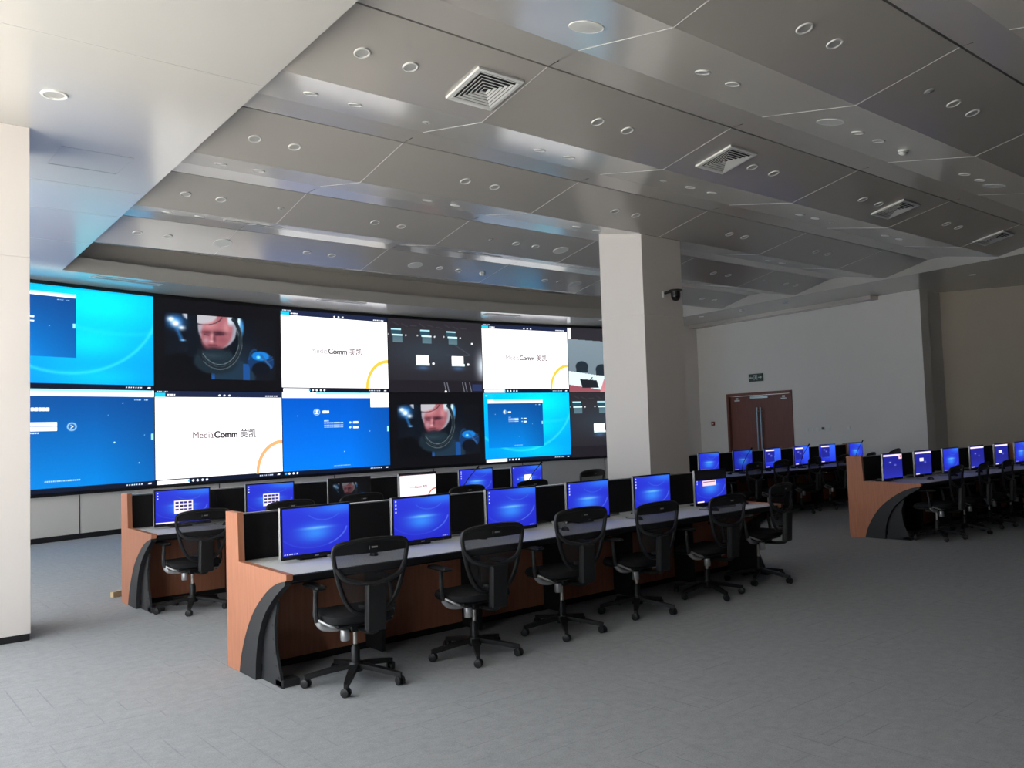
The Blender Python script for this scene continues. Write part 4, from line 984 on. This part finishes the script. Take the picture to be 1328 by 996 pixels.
FIX = {
 (0, 'b'): [('d', 5.58), ('d', 6.0), ('s', 7.59), ('d', 8.09), ('d', 8.5)],
 (0, 's'): [('D', 4.26), ('d', 5.6), ('d', 6.01), ('D', 7.58), ('d', 8.1), ('d', 8.53), ('m', 9.07), ('d', 10.62), ('d', 11.06), ('D', 11.5)],
 (1, 'b'): [('d', 3.15), ('d', 3.58), ('v', 4.32), ('d', 5.67), ('d', 6.08), ('v', 7.66), ('d', 8.15), ('d', 8.57), ('d', 10.62), ('d', 11.05), ('v', 11.51), ('d', 13.11), ('d', 13.53), ('v', 14.86)],
 (1, 's'): [('d', 3.19), ('d', 3.61), ('s', 4.36), ('d', 5.76), ('d', 6.18), ('s', 7.72), ('d', 8.22), ('d', 8.65), ('d', 10.65), ('d', 11.05), ('s', 11.48), ('d', 13.1), ('d', 13.57)],
 (2, 'b'): [('d', 3.23), ('d', 3.64), ('d', 5.75), ('d', 6.18), ('d', 8.24), ('d', 8.65), ('d', 10.77), ('d', 11.16), ('d', 13.23), ('d', 13.62)],
 (2, 's'): [('d', 3.25), ('d', 3.67), ('d', 5.85), ('d', 6.28), ('d', 8.43), ('d', 8.84), ('d', 13.23), ('d', 13.66)],
 (3, 'b'): [('d', 3.31), ('d', 3.73), ('s', 4.49), ('d', 5.85), ('d', 6.27), ('s', 7.86), ('d', 8.36), ('d', 8.76), ('D', 9.3), ('d', 13.31), ('d', 13.78), ('s', 14.95), ('d', 15.78), ('d', 16.15)],
 (3, 's'): [('d', 3.39), ('d', 3.8), ('l', 4.54), ('l', 8.38)],
 (4, 'b'): [('d', 3.39), ('d', 3.8), ('D', 4.58), ('d', 5.92), ('d', 6.35), ('D', 7.94), ('d', 8.45), ('d', 8.86), ('m', 9.39), ('d', 10.93), ('d', 11.32), ('D', 11.76), ('d', 15.83), ('d', 16.28)],
}
NTH = {}
for (k, s), lst in FIX.items():
    c, l, t, n = fold(k)
    y = c+0.47 if s == 'b' else l+0.50
    pn = 'broad slope' if s == 'b' else 'bright slope'
    for (ty, x) in lst:
        NTH[(k, s, ty)] = NTH.get((k, s, ty), -1)+1; nth = ORD[NTH[(k, s, ty)]]
        where = '%s along the %s of %s' % (nth, pn, FOLDN[k])
        if ty == 'd':
            o = place('downlight', k, s, x, y, 'unlit round downlight, '+where, 'downlight', 'recessed ceiling downlights'); link('trim_ring', dl_ring, o); link('reflector', dl_in, o)
        elif ty == 'D':
            o = place('ceiling_speaker', k, s, x, y, 'flat round pale speaker, '+where, 'speaker', 'round ceiling speakers'); link('rim', spk_rim, o); link('grille', spk_g, o)
        elif ty == 'm':
            o = place('smoke_detector', k, s, x, y, 'white domed smoke detector, '+where, 'smoke detector', 'smoke detectors'); link('detector_body', smk_a, o); link('sensor_slot', smk_b, o)
        elif ty == 's':
            o = place('sprinkler_head', k, s, x, y, 'small flat sprinkler head, '+where, 'sprinkler', 'sprinkler heads'); link('sensor_plate', sen_a, o); link('sprinkler_tip', sen_b, o)
        elif ty == 'v':
            o = place('air_vent', k, s, x, y, 'square louvred air vent, '+where, 'air vent', 'square air vents'); link('frame', vf, o); link('backing', vb, o)
            for cm in vc: link('louvre', cm, o)
        elif ty == 'l':
            o = place('slot_diffuser', k, s, x, y, 'narrow slot air diffuser, '+where, 'air vent', 'slot diffusers')
            MB().bx(-0.42, 0.42, -0.045, 0.045, -0.006, 0.002).build('frame', M_WHITE, o)
            for dy in (-0.02, 0.012): MB().bx(-0.40, 0.40, dy, dy+0.012, -0.008, -0.005).build('slot', M_DARKIN, o)
# fittings in the flat soffits
o = empty('downlight', (1.42, 7.27, 4.4), 0, 'large round downlight alone in the pale soffit by the near column', 'downlight', 'recessed ceiling downlights')
r_ = link('trim_ring', dl_ring, o); r_.scale = (1.55, 1.55, 1.3); r_ = link('reflector', dl_in, o); r_.scale = (1.55, 1.55, 1.3)
for (x, y, w_, lab) in ((8.4, 15.62, 0.55, 'slot air diffuser above the white slide display with yellow arc'), (12.75, 15.75, 0.5, 'slot air diffuser above the white slide beside the column'), (4.1, 15.25, 0.6, 'slot air diffuser above the cyan display'), (16.2, 15.2, 0.5, 'slot air diffuser in the front soffit past the column')):
    o = empty('slot_diffuser', (x, y, 4.4), -(x-11)/31.5, lab, 'air vent', 'front soffit diffusers')
    MB().bx(-w_, w_, -0.10, 0.10, -0.006, 0.002).build('frame', M_WHITE, o)
    for dy in (-0.06, -0.01, 0.04): MB().bx(-w_+0.03, w_-0.03, dy, dy+0.03, -0.009, -0.005).build('slot', M_GREY, o)
o = empty('smoke_detector', (17.6, 12.3, 4.4), 0, 'white domed smoke detector under the bulkhead by the door wall', 'smoke detector', 'smoke detectors'); link('detector_body', smk_a, o); link('sensor_slot', smk_b, o)
for i, (x, y) in enumerate(((17.7, 13.6), (17.5, 11.0), (17.6, 6.9), (17.9, 5.6))):
    o = empty('downlight', (x, y, 4.4), 0, 'unlit downlight under the bulkhead of the door wall, %s from the video wall' % ORD[i], 'downlight', 'recessed ceiling downlights'); link('trim_ring', dl_ring, o); link('reflector', dl_in, o)

# ================================================================== WALL FITTINGS
# dome camera on the column
o = empty('dome_camera', (9.87, 8.19, 3.60), 0, 'black dome security camera on the column face', 'security camera')
MB().bx(-0.135, -0.075, -0.03, 0.0, -0.06, 0.03, 0.004).build('wall_plate', M_WHITE, o)
MB().tube(catmull([(-0.105, -0.02, 0.0), (-0.07, -0.09, 0.015), (0.0, -0.13, 0.02)], 5), 0.022, 10).build('arm', M_BLACK, o, smooth=True)
MB().lathe([(0.105, 0.022), (0.108, 0.034), (0.09, 0.044), (0.03, 0.05)], 24, (0.0, -0.15, 0)).build('hood', M_BLACK, o, smooth=True)
MB().lathe([(0.066, 0.022), (0.07, -0.02), (0.068, -0.06)], 24, (0.0, -0.15, 0)).build('housing', M_BLACK, o, smooth=True)
MB().lathe([(0.068, -0.06), (0.062, -0.09), (0.045, -0.115), (0.02, -0.128), (0.002, -0.13)], 24, (0.0, -0.15, 0)).build('dome', M_GLASSB, o, smooth=True)
# things on the door wall: s = distance along it
def wall_thing(name, s, z, label, cat, group=None):
    p = dpt(s, z); return empty(name, p, DANG, label, cat, group)
def wbx(x0, x1, d0, d1, z0, z1, bevel=0.0): return MB().bx(x0, x1, -_side*d0, -_side*d1, z0, z1, bevel=bevel)
es = wall_thing('exit_sign', 2.10, 2.785, 'dark green and white exit sign above the door', 'sign')
wbx(-0.235, 0.235, 0.002, 0.035, -0.10, 0.10, 0.004).build('case', M_BLACK, es)
wbx(-0.225, 0.225, 0.035, 0.0365, -0.09, 0.09).build('face', mat('exit_green', (0.012, 0.04, 0.03), rough=0.4), es)
M_PALE = mat('exit_pale', (0.55, 0.62, 0.58), rough=0.5)
# running figure in a doorway with an arrow to either side
rf = MB()
Yf = -_side*0.037; dd = (0, -_side*0.0015, 0)
for (x0, x1, z0, z1) in ((-0.055, -0.045, -0.07, 0.07), (0.045, 0.055, -0.07, 0.07), (-0.055, 0.055, 0.06, 0.07)): rf.prism([(x0, Yf, z0), (x1, Yf, z0), (x1, Yf, z1), (x0, Yf, z1)], dd)
def stroke(m, a, b, w):
    a, b = Vector((a[0], Yf, a[1])), Vector((b[0], Yf, b[1])); t = (b-a).normalized(); n_ = Vector((-t.z, 0, t.x))*w/2; m.prism([a+n_, b+n_, b-n_, a-n_], dd)
for a, b, w in (((0.0, 0.045), (0.0, 0.03), 0.018), ((0.0, 0.03), (-0.008, -0.01), 0.02), ((-0.008, -0.01), (0.022, -0.03), 0.012), ((0.022, -0.03), (0.015, -0.06), 0.010), ((-0.008, -0.01), (-0.03, -0.05), 0.012), ((0.0, 0.022), (0.03, 0.01), 0.009), ((0.0, 0.022), (-0.028, 0.012), 0.009)): stroke(rf, a, b, w)
rf.build('running_figure', M_PALE, es)
for s in (-1, 1):
    ar = MB(); stroke(ar, (s*0.09, 0), (s*0.17, 0), 0.022); ar.prism([(s*0.165, Yf, 0.035), (s*0.21, Yf, 0.0), (s*0.165, Yf, -0.035)], dd); ar.build('arrow', M_PALE, es)
cp = wall_thing('fire_call_point', 0.5, 1.61, 'small dark red fire call point beside the door', 'call point')
wbx(-0.055, 0.055, 0.001, 0.04, -0.055, 0.055, 0.006).build('case', M_RED, cp); wbx(-0.032, 0.032, 0.04, 0.043, -0.02, 0.02).build('press_window', M_WHITE, cp)
for i, (s, w_, h_, lab) in enumerate(((3.62, 0.085, 0.085, 'flat white wall switch nearest the door frame'), (3.80, 0.05, 0.085, 'narrow white wall switch, second from the door frame'), (3.925, 0.085, 0.085, 'white rocker switch, third from the door frame'), (4.09, 0.08, 0.07, 'grey thermostat with a dark display beside the switch cluster'), (4.235, 0.14, 0.12, 'large white double switch plate on the door wall'), (4.80, 0.085, 0.085, 'single white wall switch apart from the others'))):
    o = wall_thing('thermostat' if i == 3 else 'wall_switch', s, 1.39 + (0.02 if i > 2 else 0), lab, 'thermostat' if i == 3 else 'switch', 'switches on the door wall')
    wbx(-w_/2, w_/2, 0.001, 0.012, -h_/2, h_/2, 0.003).build('plate', M_WHITE if i != 3 else M_GREY, o)
    if i == 3: wbx(-w_*0.35, w_*0.35, 0.012, 0.014, 0, h_*0.35).build('display', M_DARKIN, o)
    elif i == 4:
        for sx_ in (-1, 1): wbx(sx_*w_*0.25-0.028, sx_*w_*0.25+0.028, 0.012, 0.017, -0.04, 0.04, 0.002).build('rocker', M_WHITE, o)
    else: wbx(-w_*0.3, w_*0.3, 0.012, 0.017, -h_*0.32, h_*0.32, 0.002).build('rocker', M_WHITE, o)
# offcut of timber by the second console
o = empty('timber_offcut', (2.47, 9.72, 0), 0.5, 'short pale timber offcut on the carpet behind the second console end', 'wood offcut')
MB().box((0, 0, 0.03), (0.11, 0.045, 0.06), bevel=0.003).build('block', M_PINE, o)
MB().box((0.03, 0.04, 0.01), (0.10, 0.03, 0.02), bevel=0.002).build('batten', M_PINE, o)
